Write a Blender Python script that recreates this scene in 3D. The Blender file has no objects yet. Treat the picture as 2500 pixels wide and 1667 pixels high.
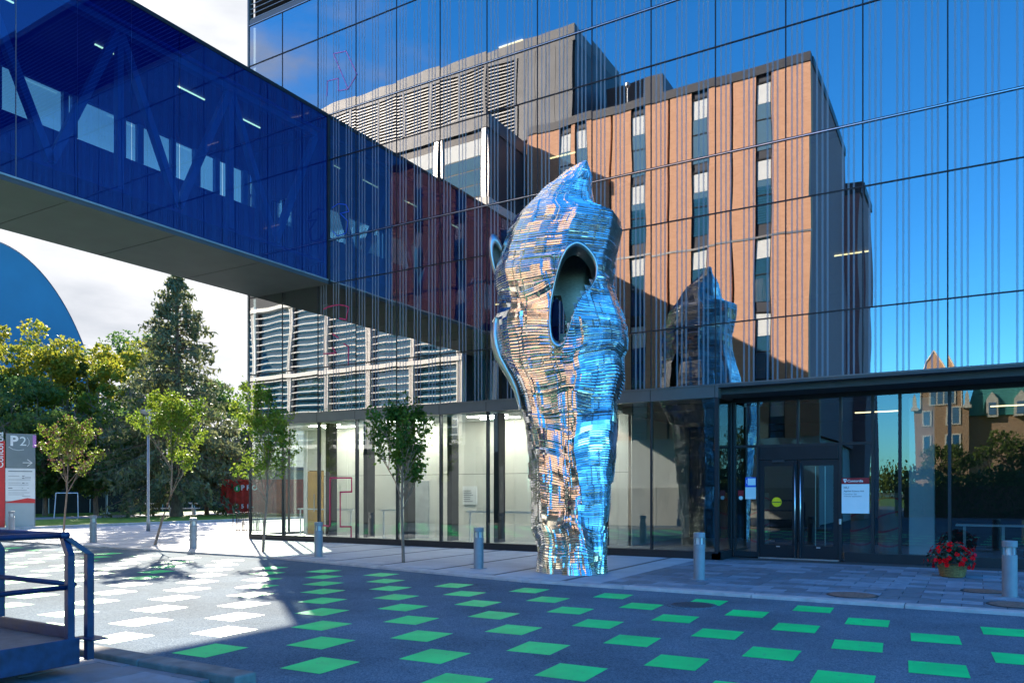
import bpy, math, random
import numpy as np
from mathutils import Vector, Matrix
random.seed(7); RNG = np.random.default_rng(7)
SC = bpy.context.scene
COL = SC.collection
# ------------------------------------------------------------------ camera
H, DCAM, YAW, FPX = 1.8, 20.7, math.radians(30.7), 1916.0
cam = bpy.data.cameras.new('camera'); CAM = bpy.data.objects.new('camera', cam); COL.objects.link(CAM)
cam.sensor_width = 36; cam.lens = FPX / 2500 * 36; cam.shift_y = (1200 - 833.5) / 2500
cam.clip_start = .1; cam.clip_end = 3000
CAM.location = (0, -DCAM, H); CAM.rotation_euler = (math.pi / 2, 0, YAW); SC.camera = CAM
# ------------------------------------------------------------------ sky and sun
SUN_AZ, SUN_EL = math.radians(-51), math.radians(25)
sdir = Vector((math.sin(SUN_AZ) * math.cos(SUN_EL), math.cos(SUN_AZ) * math.cos(SUN_EL), math.sin(SUN_EL)))
W = bpy.data.worlds.new('World'); SC.world = W; W.use_nodes = True
nt = W.node_tree; nt.nodes.clear(); N = nt.nodes.new; LK = nt.links.new
wo = N('ShaderNodeOutputWorld'); bg = N('ShaderNodeBackground'); sky = N('ShaderNodeTexSky')
sky.sky_type = 'NISHITA'; sky.sun_disc = False; sky.sun_elevation = SUN_EL; sky.sun_rotation = SUN_AZ
sky.air_density = 1.0; sky.dust_density = 0.4; sky.ozone_density = 2.5
hs = N('ShaderNodeHueSaturation'); hs.inputs['Saturation'].default_value = 1.3; hs.inputs['Value'].default_value = 1.4
cool = N('ShaderNodeMixRGB'); cool.blend_type = 'MULTIPLY'; cool.inputs[0].default_value = 1; cool.inputs[2].default_value = (.32, .79, 1.02, 1)
LK(sky.outputs[0], hs.inputs['Color']); LK(hs.outputs[0], cool.inputs[1])
tc = N('ShaderNodeTexCoord')
# thin cloud deck on the sun's side of the sky, broken up by noise
dt = N('ShaderNodeVectorMath'); dt.operation = 'DOT_PRODUCT'; dt.inputs[1].default_value = (-.80, .60, 0)
LK(tc.outputs['Generated'], dt.inputs[0])
mp = N('ShaderNodeMapping'); mp.inputs['Scale'].default_value = (1.6, 1.6, 5.0); LK(tc.outputs['Generated'], mp.inputs[0])
nz = N('ShaderNodeTexNoise'); nz.inputs['Scale'].default_value = 2.3; nz.inputs['Detail'].default_value = 8; nz.inputs['Roughness'].default_value = .58
LK(mp.outputs[0], nz.inputs['Vector'])
ad = N('ShaderNodeMath'); ad.operation = 'MULTIPLY_ADD'; ad.inputs[1].default_value = 1.1
LK(dt.outputs['Value'], ad.inputs[0]); LK(nz.outputs[0], ad.inputs[2])
mr = N('ShaderNodeMapRange'); mr.inputs[1].default_value = .50; mr.inputs[2].default_value = .98; mr.interpolation_type = 'SMOOTHSTEP'
LK(ad.outputs[0], mr.inputs[0])
cr = N('ShaderNodeValToRGB'); cr.color_ramp.elements[0].position = .3; cr.color_ramp.elements[0].color = (1.35, 1.42, 1.55, 1)
cr.color_ramp.elements[1].position = .62; cr.color_ramp.elements[1].color = (2.3, 2.3, 2.35, 1)
nz2 = N('ShaderNodeTexNoise'); nz2.inputs['Scale'].default_value = 3.1; nz2.inputs['Detail'].default_value = 6; LK(mp.outputs[0], nz2.inputs['Vector'])
LK(nz2.outputs[0], cr.inputs[0])
mx = N('ShaderNodeMixRGB'); LK(mr.outputs[0], mx.inputs[0]); LK(cool.outputs[0], mx.inputs[1]); LK(cr.outputs[0], mx.inputs[2])
LK(mx.outputs[0], bg.inputs[0]); bg.inputs[1].default_value = .15; LK(bg.outputs[0], wo.inputs[0])
sl = bpy.data.lights.new('sun', 'SUN'); sl.energy = 5.0; sl.angle = math.radians(.53); sl.color = (1, .90, .75)
SUN = bpy.data.objects.new('sun', sl); COL.objects.link(SUN); SUN.rotation_euler = (-sdir).to_track_quat('-Z', 'Y').to_euler(); SUN.location = (0, 0, 60)
vs = SC.view_settings; vs.view_transform = 'Standard'; vs.look = 'None'; vs.exposure = 1.85; vs.gamma = 1; vs.use_curve_mapping = False
SC.render.engine = 'CYCLES'
try:
    SC.cycles.max_bounces = 12; SC.cycles.glossy_bounces = 8; SC.cycles.transparent_max_bounces = 24; SC.cycles.diffuse_bounces = 3
    SC.cycles.sample_clamp_indirect = 6; SC.cycles.caustics_reflective = False; SC.cycles.caustics_refractive = False
except Exception: pass
# ------------------------------------------------------------------ pixel helpers (photo pixels -> directions; distance from ground or plane)
sn, cs = math.sin(YAW), math.cos(YAW)
def pz(x, y, z):
    X = (x - 1250) / FPX * z
    return Vector((-z * sn + X * cs, -DCAM + z * cs + X * sn, H - (y - 1200) / FPX * z))
def gp(x, y, h=0.): return pz(x, y, (H - h) * FPX / (y - 1200))
def ply(x, y, Y): return pz(x, y, (Y + DCAM) / (cs + (x - 1250) / FPX * sn))
# ------------------------------------------------------------------ materials
MATS = {}
def newmat(name):
    m = bpy.data.materials.new(name); m.use_nodes = True; t = m.node_tree; t.nodes.clear()
    o = t.nodes.new('ShaderNodeOutputMaterial'); MATS[name] = m
    return m, t, o
def pm(name, col, rough=.6, metal=0., var=.12, scale=3., bump=0., bscale=60., spec=.5, emit=0., detail=6, col2=None, coords='pos', stretch=None, rvar=.0):
    m, t, o = newmat(name); L = t.links.new
    p = t.nodes.new('ShaderNodeBsdfPrincipled'); L(p.outputs[0], o.inputs[0])
    p.inputs['Roughness'].default_value = rough; p.inputs['Metallic'].default_value = metal
    p.inputs['Specular IOR Level'].default_value = spec
    if coords == 'pos':
        g = t.nodes.new('ShaderNodeNewGeometry'); src = g.outputs['Position']
    else:
        g = t.nodes.new('ShaderNodeTexCoord'); src = g.outputs['Object']
    if stretch:
        mpn = t.nodes.new('ShaderNodeMapping'); mpn.inputs['Scale'].default_value = stretch; L(src, mpn.inputs[0]); src = mpn.outputs[0]
    n = t.nodes.new('ShaderNodeTexNoise'); n.inputs['Scale'].default_value = scale; n.inputs['Detail'].default_value = detail
    L(src, n.inputs['Vector'])
    r = t.nodes.new('ShaderNodeValToRGB'); c = col
    r.color_ramp.elements[0].position = .3; r.color_ramp.elements[1].position = .7
    r.color_ramp.elements[0].color = (*[v * (1 - var) for v in c], 1)
    r.color_ramp.elements[1].color = (*(col2 if col2 else [min(1, v * (1 + var)) for v in c]), 1)
    L(n.outputs[0], r.inputs[0]); L(r.outputs[0], p.inputs['Base Color'])
    if rvar:
        mm = t.nodes.new('ShaderNodeMapRange'); mm.inputs[3].default_value = rough - rvar; mm.inputs[4].default_value = rough + rvar
        L(n.outputs[0], mm.inputs[0]); L(mm.outputs[0], p.inputs['Roughness'])
    if bump:
        n2 = t.nodes.new('ShaderNodeTexNoise'); n2.inputs['Scale'].default_value = bscale; n2.inputs['Detail'].default_value = 4
        L(src, n2.inputs['Vector'])
        b = t.nodes.new('ShaderNodeBump'); b.inputs['Strength'].default_value = bump; b.inputs['Distance'].default_value = .01
        L(n2.outputs[0], b.inputs['Height']); L(b.outputs[0], p.inputs['Normal'])
    if emit:
        p.inputs['Emission Color'].default_value = (*col, 1); p.inputs['Emission Strength'].default_value = emit
    return m
def glass(name, refl, gloss, trans, rough=.004, frit=None, body=None, bodyfac=0., f0=None):
    """coated pane: mirror coating over tinted see-through glass; frit = printed vertical lines; body = diffuse blue put in for reflected sky"""
    m, t, o = newmat(name); L = t.links.new; n = t.nodes.new
    tr = n('ShaderNodeBsdfTransparent'); tr.inputs[0].default_value = (*trans, 1)
    gl = n('ShaderNodeBsdfGlossy'); gl.inputs[0].default_value = (*gloss, 1); gl.inputs[1].default_value = rough
    under = tr.outputs[0]
    if body:
        df = n('ShaderNodeBsdfDiffuse'); df.inputs[0].default_value = (*body, 1)
        m0 = n('ShaderNodeMixShader'); m0.inputs[0].default_value = bodyfac; L(under, m0.inputs[1]); L(df.outputs[0], m0.inputs[2]); under = m0.outputs[0]
    m1 = n('ShaderNodeMixShader'); L(under, m1.inputs[1]); L(gl.outputs[0], m1.inputs[2])
    fr = n('ShaderNodeFresnel'); bf = n('ShaderNodeNewGeometry'); io = n('ShaderNodeMath'); io.operation = 'MULTIPLY_ADD'; io.inputs[1].default_value = 1/1.5-1.5; io.inputs[2].default_value = 1.5; L(bf.outputs['Backfacing'], io.inputs[0]); L(io.outputs[0], fr.inputs[0])
    ma = n('ShaderNodeMath'); ma.operation = 'MULTIPLY_ADD'; ma.inputs[1].default_value = 1 - refl; ma.inputs[2].default_value = refl
    L(fr.outputs[0], ma.inputs[0]); L(ma.outputs[0], m1.inputs[0])
    out = m1.outputs[0]
    if frit:
        g = n('ShaderNodeNewGeometry'); sx = n('ShaderNodeSeparateXYZ'); L(g.outputs['Position'], sx.inputs[0])
        a = n('ShaderNodeMath'); a.operation = 'ADD'; a.inputs[1].default_value = 60.6; L(sx.outputs[0], a.inputs[0])
        md = n('ShaderNodeMath'); md.operation = 'MODULO'; md.inputs[1].default_value = .6; L(a.outputs[0], md.inputs[0])
        tot = None
        for c0 in (.15, .28, .40):
            c = n('ShaderNodeMath'); c.operation = 'COMPARE'; c.inputs[1].default_value = c0; c.inputs[2].default_value = .024
            L(md.outputs[0], c.inputs[0])
            if tot is None: tot = c.outputs[0]
            else:
                q = n('ShaderNodeMath'); q.operation = 'ADD'; L(tot, q.inputs[0]); L(c.outputs[0], q.inputs[1]); tot = q.outputs[0]
        sc_ = n('ShaderNodeMath'); sc_.operation = 'MULTIPLY'; sc_.inputs[1].default_value = frit; L(tot, sc_.inputs[0])
        d = n('ShaderNodeBsdfDiffuse'); d.inputs[0].default_value = (.22, .25, .29, 1)
        m2 = n('ShaderNodeMixShader'); L(sc_.outputs[0], m2.inputs[0]); L(out, m2.inputs[1]); L(d.outputs[0], m2.inputs[2]); out = m2.outputs[0]
    L(out, o.inputs[0]); return m
def emis(name, col, s):
    m, t, o = newmat(name); e = t.nodes.new('ShaderNodeEmission'); e.inputs[0].default_value = (*col, 1); e.inputs[1].default_value = s
    t.links.new(e.outputs[0], o.inputs[0]); return m
def leafmat(name, c1, c2, tl=.45):
    m, t, o = newmat(name); L = t.links.new; n = t.nodes.new
    g = n('ShaderNodeNewGeometry'); z = n('ShaderNodeTexNoise'); z.inputs['Scale'].default_value = 1.3; z.inputs['Detail'].default_value = 3
    L(g.outputs['Position'], z.inputs['Vector'])
    w = n('ShaderNodeTexWhiteNoise'); sn_ = n('ShaderNodeVectorMath'); sn_.operation = 'SNAP'; sn_.inputs[1].default_value = (.15, .15, .15)
    L(g.outputs['Position'], sn_.inputs[0]); L(sn_.outputs[0], w.inputs['Vector'])
    a = n('ShaderNodeMath'); a.operation = 'MULTIPLY_ADD'; a.inputs[1].default_value = .35; L(w.outputs['Value'], a.inputs[0]); L(z.outputs[0], a.inputs[2])
    r = n('ShaderNodeValToRGB'); r.color_ramp.elements[0].position = .45; r.color_ramp.elements[1].position = .9
    r.color_ramp.elements[0].color = (*c1, 1); r.color_ramp.elements[1].color = (*c2, 1); L(a.outputs[0], r.inputs[0])
    d = n('ShaderNodeBsdfPrincipled'); d.inputs['Roughness'].default_value = .55; d.inputs['Specular IOR Level'].default_value = .35; L(r.outputs[0], d.inputs['Base Color'])
    q = n('ShaderNodeBsdfTranslucent'); L(r.outputs[0], q.inputs[0])
    x = n('ShaderNodeMixShader'); x.inputs[0].default_value = tl; L(d.outputs[0], x.inputs[1]); L(q.outputs[0], x.inputs[2]); L(x.outputs[0], o.inputs[0])
    return m
def brickmat(name, c1, c2, mortar, bw=.24, bh=.075):
    m, t, o = newmat(name); L = t.links.new; n = t.nodes.new
    g = n('ShaderNodeNewGeometry'); sx = n('ShaderNodeSeparateXYZ'); L(g.outputs['Position'], sx.inputs[0])
    ad_ = n('ShaderNodeMath'); ad_.operation = 'ADD'; L(sx.outputs[0], ad_.inputs[0]); L(sx.outputs[1], ad_.inputs[1])
    cb = n('ShaderNodeCombineXYZ'); L(ad_.outputs[0], cb.inputs[0]); L(sx.outputs[2], cb.inputs[1])
    b = n('ShaderNodeTexBrick'); b.inputs['Color1'].default_value = (*c1, 1); b.inputs['Color2'].default_value = (*c2, 1); b.inputs['Mortar'].default_value = (*mortar, 1)
    b.inputs['Scale'].default_value = 1; b.inputs['Brick Width'].default_value = bw; b.inputs['Row Height'].default_value = bh; b.inputs['Mortar Size'].default_value = .006
    L(cb.outputs[0], b.inputs['Vector'])
    z = n('ShaderNodeTexNoise'); z.inputs['Scale'].default_value = .9; z.inputs['Detail'].default_value = 6; L(g.outputs['Position'], z.inputs['Vector'])
    mm = n('ShaderNodeMixRGB'); mm.blend_type = 'MULTIPLY'; mm.inputs[0].default_value = .35; L(b.outputs[0], mm.inputs[1]); L(z.outputs[1], mm.inputs[2])
    p = n('ShaderNodeBsdfPrincipled'); p.inputs['Roughness'].default_value = .85; L(b.outputs[0], p.inputs['Base Color']); L(p.outputs[0], o.inputs[0])
    return m
# ------------------------------------------------------------------ mesh helpers
class MB:
    def __init__(s): s.v = []; s.f = []
    def box(s, x0, x1, y0, y1, z0, z1):
        b = len(s.v); s.v += [(x0,y0,z0),(x1,y0,z0),(x1,y1,z0),(x0,y1,z0),(x0,y0,z1),(x1,y0,z1),(x1,y1,z1),(x0,y1,z1)]
        s.f += [[b+i for i in q] for q in ((0,3,2,1),(4,5,6,7),(0,1,5,4),(1,2,6,5),(2,3,7,6),(3,0,4,7))]; return s
    def quad(s, *p): b = len(s.v); s.v += [tuple(q) for q in p]; s.f.append(list(range(b, b+len(p)))); return s
    def prism(s, poly, z0, z1):
        b = len(s.v); n = len(poly); s.v += [(x,y,z0) for x,y in poly] + [(x,y,z1) for x,y in poly]
        s.f.append([b+i for i in range(n)][::-1]); s.f.append([b+n+i for i in range(n)])
        for i in range(n): j = (i+1) % n; s.f.append([b+i, b+j, b+n+j, b+n+i])
        return s
    def tube(s, pts, rad, n=8, cap=True):
        pts = [Vector(p) for p in pts]; rad = rad if hasattr(rad, '__len__') else [rad]*len(pts); b = len(s.v); up = Vector((0,0,1))
        for i, p in enumerate(pts):
            d = (pts[min(i+1,len(pts)-1)] - pts[max(i-1,0)]).normalized()
            a = d.cross(up if abs(d.z) < .95 else Vector((1,0,0))).normalized(); c = d.cross(a)
            for k in range(n):
                t = 2*math.pi*k/n; s.v.append(tuple(p + rad[i]*(math.cos(t)*a + math.sin(t)*c)))
        for i in range(len(pts)-1):
            for k in range(n):
                k2 = (k+1) % n; s.f.append([b+i*n+k, b+i*n+k2, b+(i+1)*n+k2, b+(i+1)*n+k])
        if cap: s.f.append([b+k for k in range(n)][::-1]); s.f.append([b+(len(pts)-1)*n+k for k in range(n)])
        return s
    def lathe(s, prof, n=20, cx=0, cy=0):
        b = len(s.v)
        for r, z in prof:
            for k in range(n): t = 2*math.pi*k/n; s.v.append((cx+r*math.cos(t), cy+r*math.sin(t), z))
        for i in range(len(prof)-1):
            for k in range(n): k2 = (k+1)%n; s.f.append([b+i*n+k, b+i*n+k2, b+(i+1)*n+k2, b+(i+1)*n+k])
        s.f.append([b+k for k in range(n)][::-1]); s.f.append([b+(len(prof)-1)*n+k for k in range(n)]); return s
    def mesh(s, name):
        m = bpy.data.meshes.new(name); m.from_pydata(s.v, [], s.f); m.update(); return m
    def build(s, name, mat, parent=None, smooth=False, bevel=0.):
        m = s.mesh(name); return obj(name, m, mat, parent, smooth, bevel)
def obj(name, mesh, mat, parent=None, smooth=False, bevel=0.):
    if isinstance(mat, str): mat = MATS[mat]
    if mat and not mesh.materials: mesh.materials.append(mat)
    if smooth: mesh.polygons.foreach_set('use_smooth', [True]*len(mesh.polygons))
    o = bpy.data.objects.new(name, mesh); COL.objects.link(o)
    if parent: o.parent = parent; o.matrix_parent_inverse = parent_inv(parent)
    if bevel:
        b = o.modifiers.new('bevel', 'BEVEL'); b.width = bevel; b.segments = 2; b.limit_method = 'ANGLE'
    return o
def parent_inv(p):
    M = Matrix.LocRotScale(p.location, p.rotation_euler, p.scale)
    if p.parent: M = Matrix.LocRotScale(p.parent.location, p.parent.rotation_euler, p.parent.scale) @ p.matrix_parent_inverse @ M
    return M.inverted()
def tag(o, label=None, cat=None, group=None, kind=None):
    if label: o['label'] = label
    if cat: o['category'] = cat
    if group: o['group'] = group
    if kind: o['kind'] = kind
    return o
def thing(name, label, cat, loc=(0,0,0), rz=0, group=None):
    o = bpy.data.objects.new(name, None); COL.objects.link(o); o.location = loc; o.rotation_euler = (0,0,rz); o.empty_display_size = .2
    return tag(o, label, cat, group)
def local(parent, o):                       # part modelled in the thing's own coordinates
    o.parent = parent; o.matrix_parent_inverse = Matrix.Identity(4); return o
def copy_tree(o, loc, rz=0, label=None, par=None, s=None):
    c = o.copy(); COL.objects.link(c)
    if par is None:
        c.location = loc; c.rotation_euler = (0,0,rz)
        if label: c['label'] = label
        if s: c.scale = s
    else: c.parent = par
    for ch in [k for k in o.children]: copy_tree(ch, None, par=c)
    return c
def wpart(name, mesh, mat, parent, loc, smooth=False):      # shared mesh placed in world coordinates under a parent at the origin
    o = obj(name, mesh, mat, parent, smooth); o.location = loc; return o
def text(body, size, mat, name, parent, M, align='LEFT', ext=.002, bold=0.):
    cu = bpy.data.curves.new(name, 'FONT'); cu.body = body; cu.size = size; cu.align_x = align; cu.extrude = ext; cu.offset = bold; cu.resolution_u = 3
    to = bpy.data.objects.new(name, cu); me = bpy.data.meshes.new_from_object(to); bpy.data.objects.remove(to); bpy.data.curves.remove(cu)
    o = obj(name, me, mat, parent); o.matrix_basis = M
    return o
def facing(loc, nx, ny):                    # text plane standing upright, facing (nx,ny)
    n = Vector((nx, ny, 0)).normalized(); r = Vector((-n.y, n.x, 0)); u = Vector((0,0,1))
    return Matrix(((r.x,u.x,n.x,loc[0]),(r.y,u.y,n.y,loc[1]),(r.z,u.z,n.z,loc[2]),(0,0,0,1)))
# ------------------------------------------------------------------ material library
def groundmat(name, dark, light, spec, paint=None):
    """asphalt: stone speckle, broad patches, faint cracks; with paint = worn painted coat over it"""
    m, t, o = newmat(name); L = t.links.new; n = t.nodes.new
    g = n('ShaderNodeNewGeometry')
    def nz_(sc, det, rough=.5):
        q = n('ShaderNodeTexNoise'); q.inputs['Scale'].default_value = sc; q.inputs['Detail'].default_value = det; q.inputs['Roughness'].default_value = rough; L(g.outputs['Position'], q.inputs['Vector']); return q
    def ramp(src, a, b, ca, cb):
        r = n('ShaderNodeValToRGB'); r.color_ramp.elements[0].position = a; r.color_ramp.elements[1].position = b; r.color_ramp.elements[0].color = (*ca,1); r.color_ramp.elements[1].color = (*cb,1); L(src, r.inputs[0]); return r
    v = n('ShaderNodeTexVoronoi'); v.inputs['Scale'].default_value = 75; L(g.outputs['Position'], v.inputs['Vector'])
    base = ramp(v.outputs['Color'], .1, .9, dark, light)
    pt = ramp(nz_(.45, 6, .6).outputs[0], .35, .68, (.72,.72,.72), (1.12,1.12,1.12))
    mul = n('ShaderNodeMixRGB'); mul.blend_type = 'MULTIPLY'; mul.inputs[0].default_value = 1; L(base.outputs[0], mul.inputs[1]); L(pt.outputs[0], mul.inputs[2])
    cw = n('ShaderNodeTexVoronoi'); cw.feature = 'DISTANCE_TO_EDGE'; cw.inputs['Scale'].default_value = .22
    wv = nz_(1.1, 5); mixv = n('ShaderNodeVectorMath'); mixv.operation = 'MULTIPLY_ADD'; mixv.inputs[1].default_value = (.9,.9,.9); L(wv.outputs[1], mixv.inputs[0]); L(g.outputs['Position'], mixv.inputs[2]); L(mixv.outputs[0], cw.inputs['Vector'])
    ck = ramp(cw.outputs['Distance'], .0, .004, (.45,.45,.45), (1,1,1))
    mul2 = n('ShaderNodeMixRGB'); mul2.blend_type = 'MULTIPLY'; mul2.inputs[0].default_value = .3; L(mul.outputs[0], mul2.inputs[1]); L(ck.outputs[0], mul2.inputs[2])
    p = n('ShaderNodeBsdfPrincipled'); p.inputs['Roughness'].default_value = .9; p.inputs['Specular IOR Level'].default_value = spec; L(p.outputs[0], o.inputs[0])
    col = mul2.outputs[0]
    if paint:
        wear = ramp(nz_(14, 8, .7).outputs[0], .60, .70, (0,0,0), (.75,.75,.75)); tone = ramp(nz_(1.7, 5).outputs[0], .3, .7, [c*.82 for c in paint], [min(1,c*1.08) for c in paint])
        mw = n('ShaderNodeMixRGB'); L(wear.outputs[0], mw.inputs[0]); L(tone.outputs[0], mw.inputs[1]); L(col, mw.inputs[2]); col = mw.outputs[0]; p.inputs['Roughness'].default_value = .48
    L(col, p.inputs['Base Color'])
    bp = n('ShaderNodeBump'); bp.inputs['Strength'].default_value = .5 if not paint else .3; bp.inputs['Distance'].default_value = .006; L(v.outputs['Distance'], bp.inputs['Height']); L(bp.outputs[0], p.inputs['Normal'])
    return m
groundmat('asphalt', (.064,.102,.140), (.178,.238,.275), .05); groundmat('paint_green', (.064,.102,.140), (.178,.238,.275), .28, (.001,.74,.185))
pm('kerb_concrete', (.42,.41,.40), .8, var=.18, scale=4, bump=.35, bscale=90)
pm('slab', (.42,.43,.45), .7, var=.12, scale=1.7, bump=.3, bscale=120, rvar=.08)
pm('band', (.10,.10,.11), .7, var=.15, scale=6, bump=.3, bscale=120)
for i, k in enumerate((.14,.19,.25)): pm('paver%d' % i, (k*.92,k*1.12,k*1.32), .62, var=.22, scale=5, bump=.35, bscale=110, rvar=.1)
pm('plaza', (.40,.39,.38), .75, var=.12, scale=1.2, bump=.3, bscale=100)
pm('joint', (.06,.06,.06), .9)
pm('lawn', (.07,.17,.02), .8, var=.45, scale=2.2, bump=1., bscale=45, col2=(.16,.28,.035), spec=.2)
pm('earth', (.10,.11,.06), .9, var=.4, scale=.3)
pm('path', (.22,.22,.22), .85, var=.2, scale=2)
pm('dark_metal', (.012,.014,.018), .45, var=.15, scale=4, spec=.28)
pm('kerb_dark', (.17,.16,.15), .85, var=.3, scale=5, bump=.5, bscale=70)
pm('frame_metal', (.018,.02,.024), .4, var=.1, scale=4, spec=.32)
pm('fascia_metal', (.11,.115,.115), .4, metal=.3, var=.1, scale=2)
pm('soffit', (.07,.075,.082), .7, var=.1, scale=1.2)
pm('alu', (.55,.56,.58), .32, metal=.9, var=.08)
pm('steel', (.62,.63,.65), .28, metal=1., var=.05)
pm('bollard_grey', (.22,.235,.26), .45, var=.1, scale=6)
pm('lens', (.6,.62,.62), .15, var=.05)
pm('white', (.78,.78,.77), .6, var=.04)
pm('cream', (.68,.66,.59), .7, var=.05, scale=.7)
pm('ceiling', (.75,.75,.72), .8, var=.03)
pm('floor_tile', (.35,.35,.34), .35, var=.08, scale=2)
pm('wood', (.55,.32,.08), .5, var=.2, scale=6, stretch=(12,12,.6))
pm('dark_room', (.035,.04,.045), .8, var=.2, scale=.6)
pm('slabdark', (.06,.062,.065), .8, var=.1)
pm('pink', (.50,.02,.11), .5, var=.05)
pm('lilac', (.55,.2,.52), .5, var=.05)
pm('bark', (.16,.115,.075), .9, var=.4, scale=14, bump=.8, bscale=50, stretch=(1,1,.25))
pm('bark_young', (.22,.15,.11), .8, var=.3, scale=20, bump=.4, bscale=60, stretch=(1,1,.3))
pm('sign_grey', (.19,.22,.23), .45, var=.06); pm('sign_light', (.36,.40,.41), .4, var=.08, scale=1.2)
pm('red', (.62,.012,.012), .4, var=.06); pm('dark_red', (.30,.005,.012), .45, var=.06)
pm('ink', (.03,.03,.035), .6); pm('ink_grey', (.25,.25,.26), .6); pm('yellow', (.95,.60,.0), .5); pm('sign_blue', (.02,.10,.55), .5)
pm('skip_red', (.55,.028,.018), .55, var=.3, scale=2.5, bump=.2, bscale=20, col2=(.66,.05,.03), rvar=.15)
pm('skip_green', (.02,.30,.08), .5)
pm('rail_blue', (.007,.022,.075), .4, var=.35, scale=9, bump=.15, bscale=40, rvar=.12, col2=(.010,.032,.10))
pm('deck', (.10,.105,.12), .6, var=.2, scale=8, bump=.4, bscale=120)
pm('iron', (.05,.045,.042), .55, metal=.4, var=.3, scale=20); pm('rust', (.22,.13,.10), .7, var=.3, scale=14, bump=.5, bscale=80)
pm('dome', (.02,.10,.17), .6, var=.2, scale=.12)
pm('fence_screen', (.018,.017,.016), .9, var=.3, scale=2); pm('galv', (.32,.34,.35), .45, metal=.6)
pm('goal_white', (.7,.7,.7), .5)
pm('blind', (.74,.80,.82), .7, var=.05); pm('louvre', (.30,.31,.32), .45, metal=.4, var=.1); pm('louvre_back', (.012,.013,.015), .8)
pm('zinc', (.115,.125,.14), .5, metal=.3, var=.15, scale=.8); pm('zinc_dark', (.05,.06,.08), .5, var=.1)
pm('fin', (.80,.80,.79), .5, var=.04); pm('render_white', (.62,.60,.55), .8, var=.07, scale=.6); pm('concrete', (.44,.41,.36), .85, var=.2, scale=1.2, bump=.3, bscale=30, stretch=(1,1,.3))
brickmat('brick', (.72,.40,.25), (.62,.33,.20), (.66,.46,.33)); brickmat('brick_shaded', (.42,.22,.22), (.34,.18,.19), (.36,.25,.25)); brickmat('brick_old', (.42,.25,.14), (.34,.19,.10), (.45,.36,.28), .3, .1)  # side brick carries the purple-brown of the shaded face in its colour
pm('stone', (.62,.56,.47), .8, var=.1); pm('copper', (.07,.30,.27), .6, var=.15); pm('slate', (.05,.06,.075), .7, var=.2)
pm('basket', (.28,.17,.06), .8, var=.35, scale=25, bump=.6, bscale=70); pm('petal_red', (.85,.0,.003), .7, var=.25, scale=20, col2=(.9,.004,.01), spec=.08); pm('petal_pink', (.9,.01,.03), .7, var=.2, scale=20, spec=.08)
pm('leaf_dark', (.045,.022,.02), .5, var=.5, scale=18, col2=(.03,.06,.02))
pm('cardboard', (.30,.23,.16), .8, var=.15); pm('tape', (.45,.02,.03), .5)
pm('mirror_steel', (.76,.74,.70), .15, metal=1., var=.10, scale=7, rvar=.07)
pm('inner_steel', (.46,.42,.37), .42, metal=.75, var=.25, scale=5, stretch=(3,3,20))
pm('brushed_steel', (.40,.41,.42), .38, metal=1., var=.06, scale=6)
pm('truss', (.06,.16,.30), .5, var=.1); pm('bridge_wall', (.006,.03,.16), .6, var=.1)
pm('grey_plastic', (.4,.42,.42), .5)
glass('glass_mirror', .30, (.90,.86,.87), (.30,.38,.36), frit=.62)
glass('glass_plain', .30, (.86,.87,.90), (.34,.44,.42))
glass('glass_low', .11, (.86,.93,.97), (.74,.82,.77))
glass('glass_dark', .085, (.80,.90,.96), (.42,.50,.50))
glass('glass_bridge', .32, (.16,.15,.22), (.18,.52,.78), body=(.0,.012,.36), bodyfac=.26)  # body: deep blue of repeated sky reflections, painted as a diffuse layer
glass('glass_bridge_far', .1, (.5,.6,.8), (.62,.80,.92))
glass('glass_window', .45, (.62,.82,.95), (.08,.16,.20), body=(.06,.26,.46), bodyfac=.75)  # body: blue of the mirrored sky put into a diffuse colour
emis('lamp_warm', (1,.72,.38), 1.5); emis('lamp_white', (1,.96,.90), 30.)
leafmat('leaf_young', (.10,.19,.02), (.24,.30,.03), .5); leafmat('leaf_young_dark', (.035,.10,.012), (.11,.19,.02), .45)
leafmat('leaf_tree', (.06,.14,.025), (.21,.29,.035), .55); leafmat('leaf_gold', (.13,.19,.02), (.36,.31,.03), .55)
leafmat('leaf_deep', (.045,.105,.03), (.13,.20,.04), .55); leafmat('needle', (.065,.095,.045), (.20,.21,.09), .4); leafmat('leaf_purple', (.10,.035,.045), (.2,.09,.07), .4)
leafmat('leaf_back', (.05,.10,.015), (.18,.22,.03), .4)
# ------------------------------------------------------------------ ground
tag(MB().quad((-900,-900,-.16),(900,-900,-.16),(900,900,-.16),(-900,900,-.16)).build('ground','earth'), kind='structure')
ASPH = tag(MB().box(-60,45,-80,-5.0,-.15,-.05).build('asphalt_road','asphalt'), kind='structure')
KL = [(-60,-5.4),(-17,-5.4),(-8,-6.8),(16,-6.8)]
def kerb_y(x):
    for (xa,ya),(xb,yb) in zip(KL,KL[1:]):
        if x <= xb: return ya+(yb-ya)*(x-xa)/(xb-xa)
    return -6.8
PLAZA = tag(MB().prism([(-39.3,-5.15),(-17,-5.15),(-8,-6.5),(16,-6.5),(16,1.5),(-5.9,1.5),(-5.9,0.05),(-24.1,.05),(-24.1,26),(-39.3,26)],-.12,-.028).build('plaza_bed','joint'), kind='structure')
kerb = tag(thing('kerb',None,None), kind='structure')
def kerbpiece(xa, xb):
    w = .30
    MB().prism([(xa,kerb_y(xa)),(xb,kerb_y(xb)),(xb,kerb_y(xb)+w),(xa,kerb_y(xa)+w)],-.14,.004).build('kerb_stone','kerb_concrete',kerb,bevel=.012)
xs = list(np.arange(-39.3,-17,2.4)) + [-17] + list(np.arange(-15,-8,2.2)) + [-8] + list(np.arange(-5.8,16,2.4))
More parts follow.
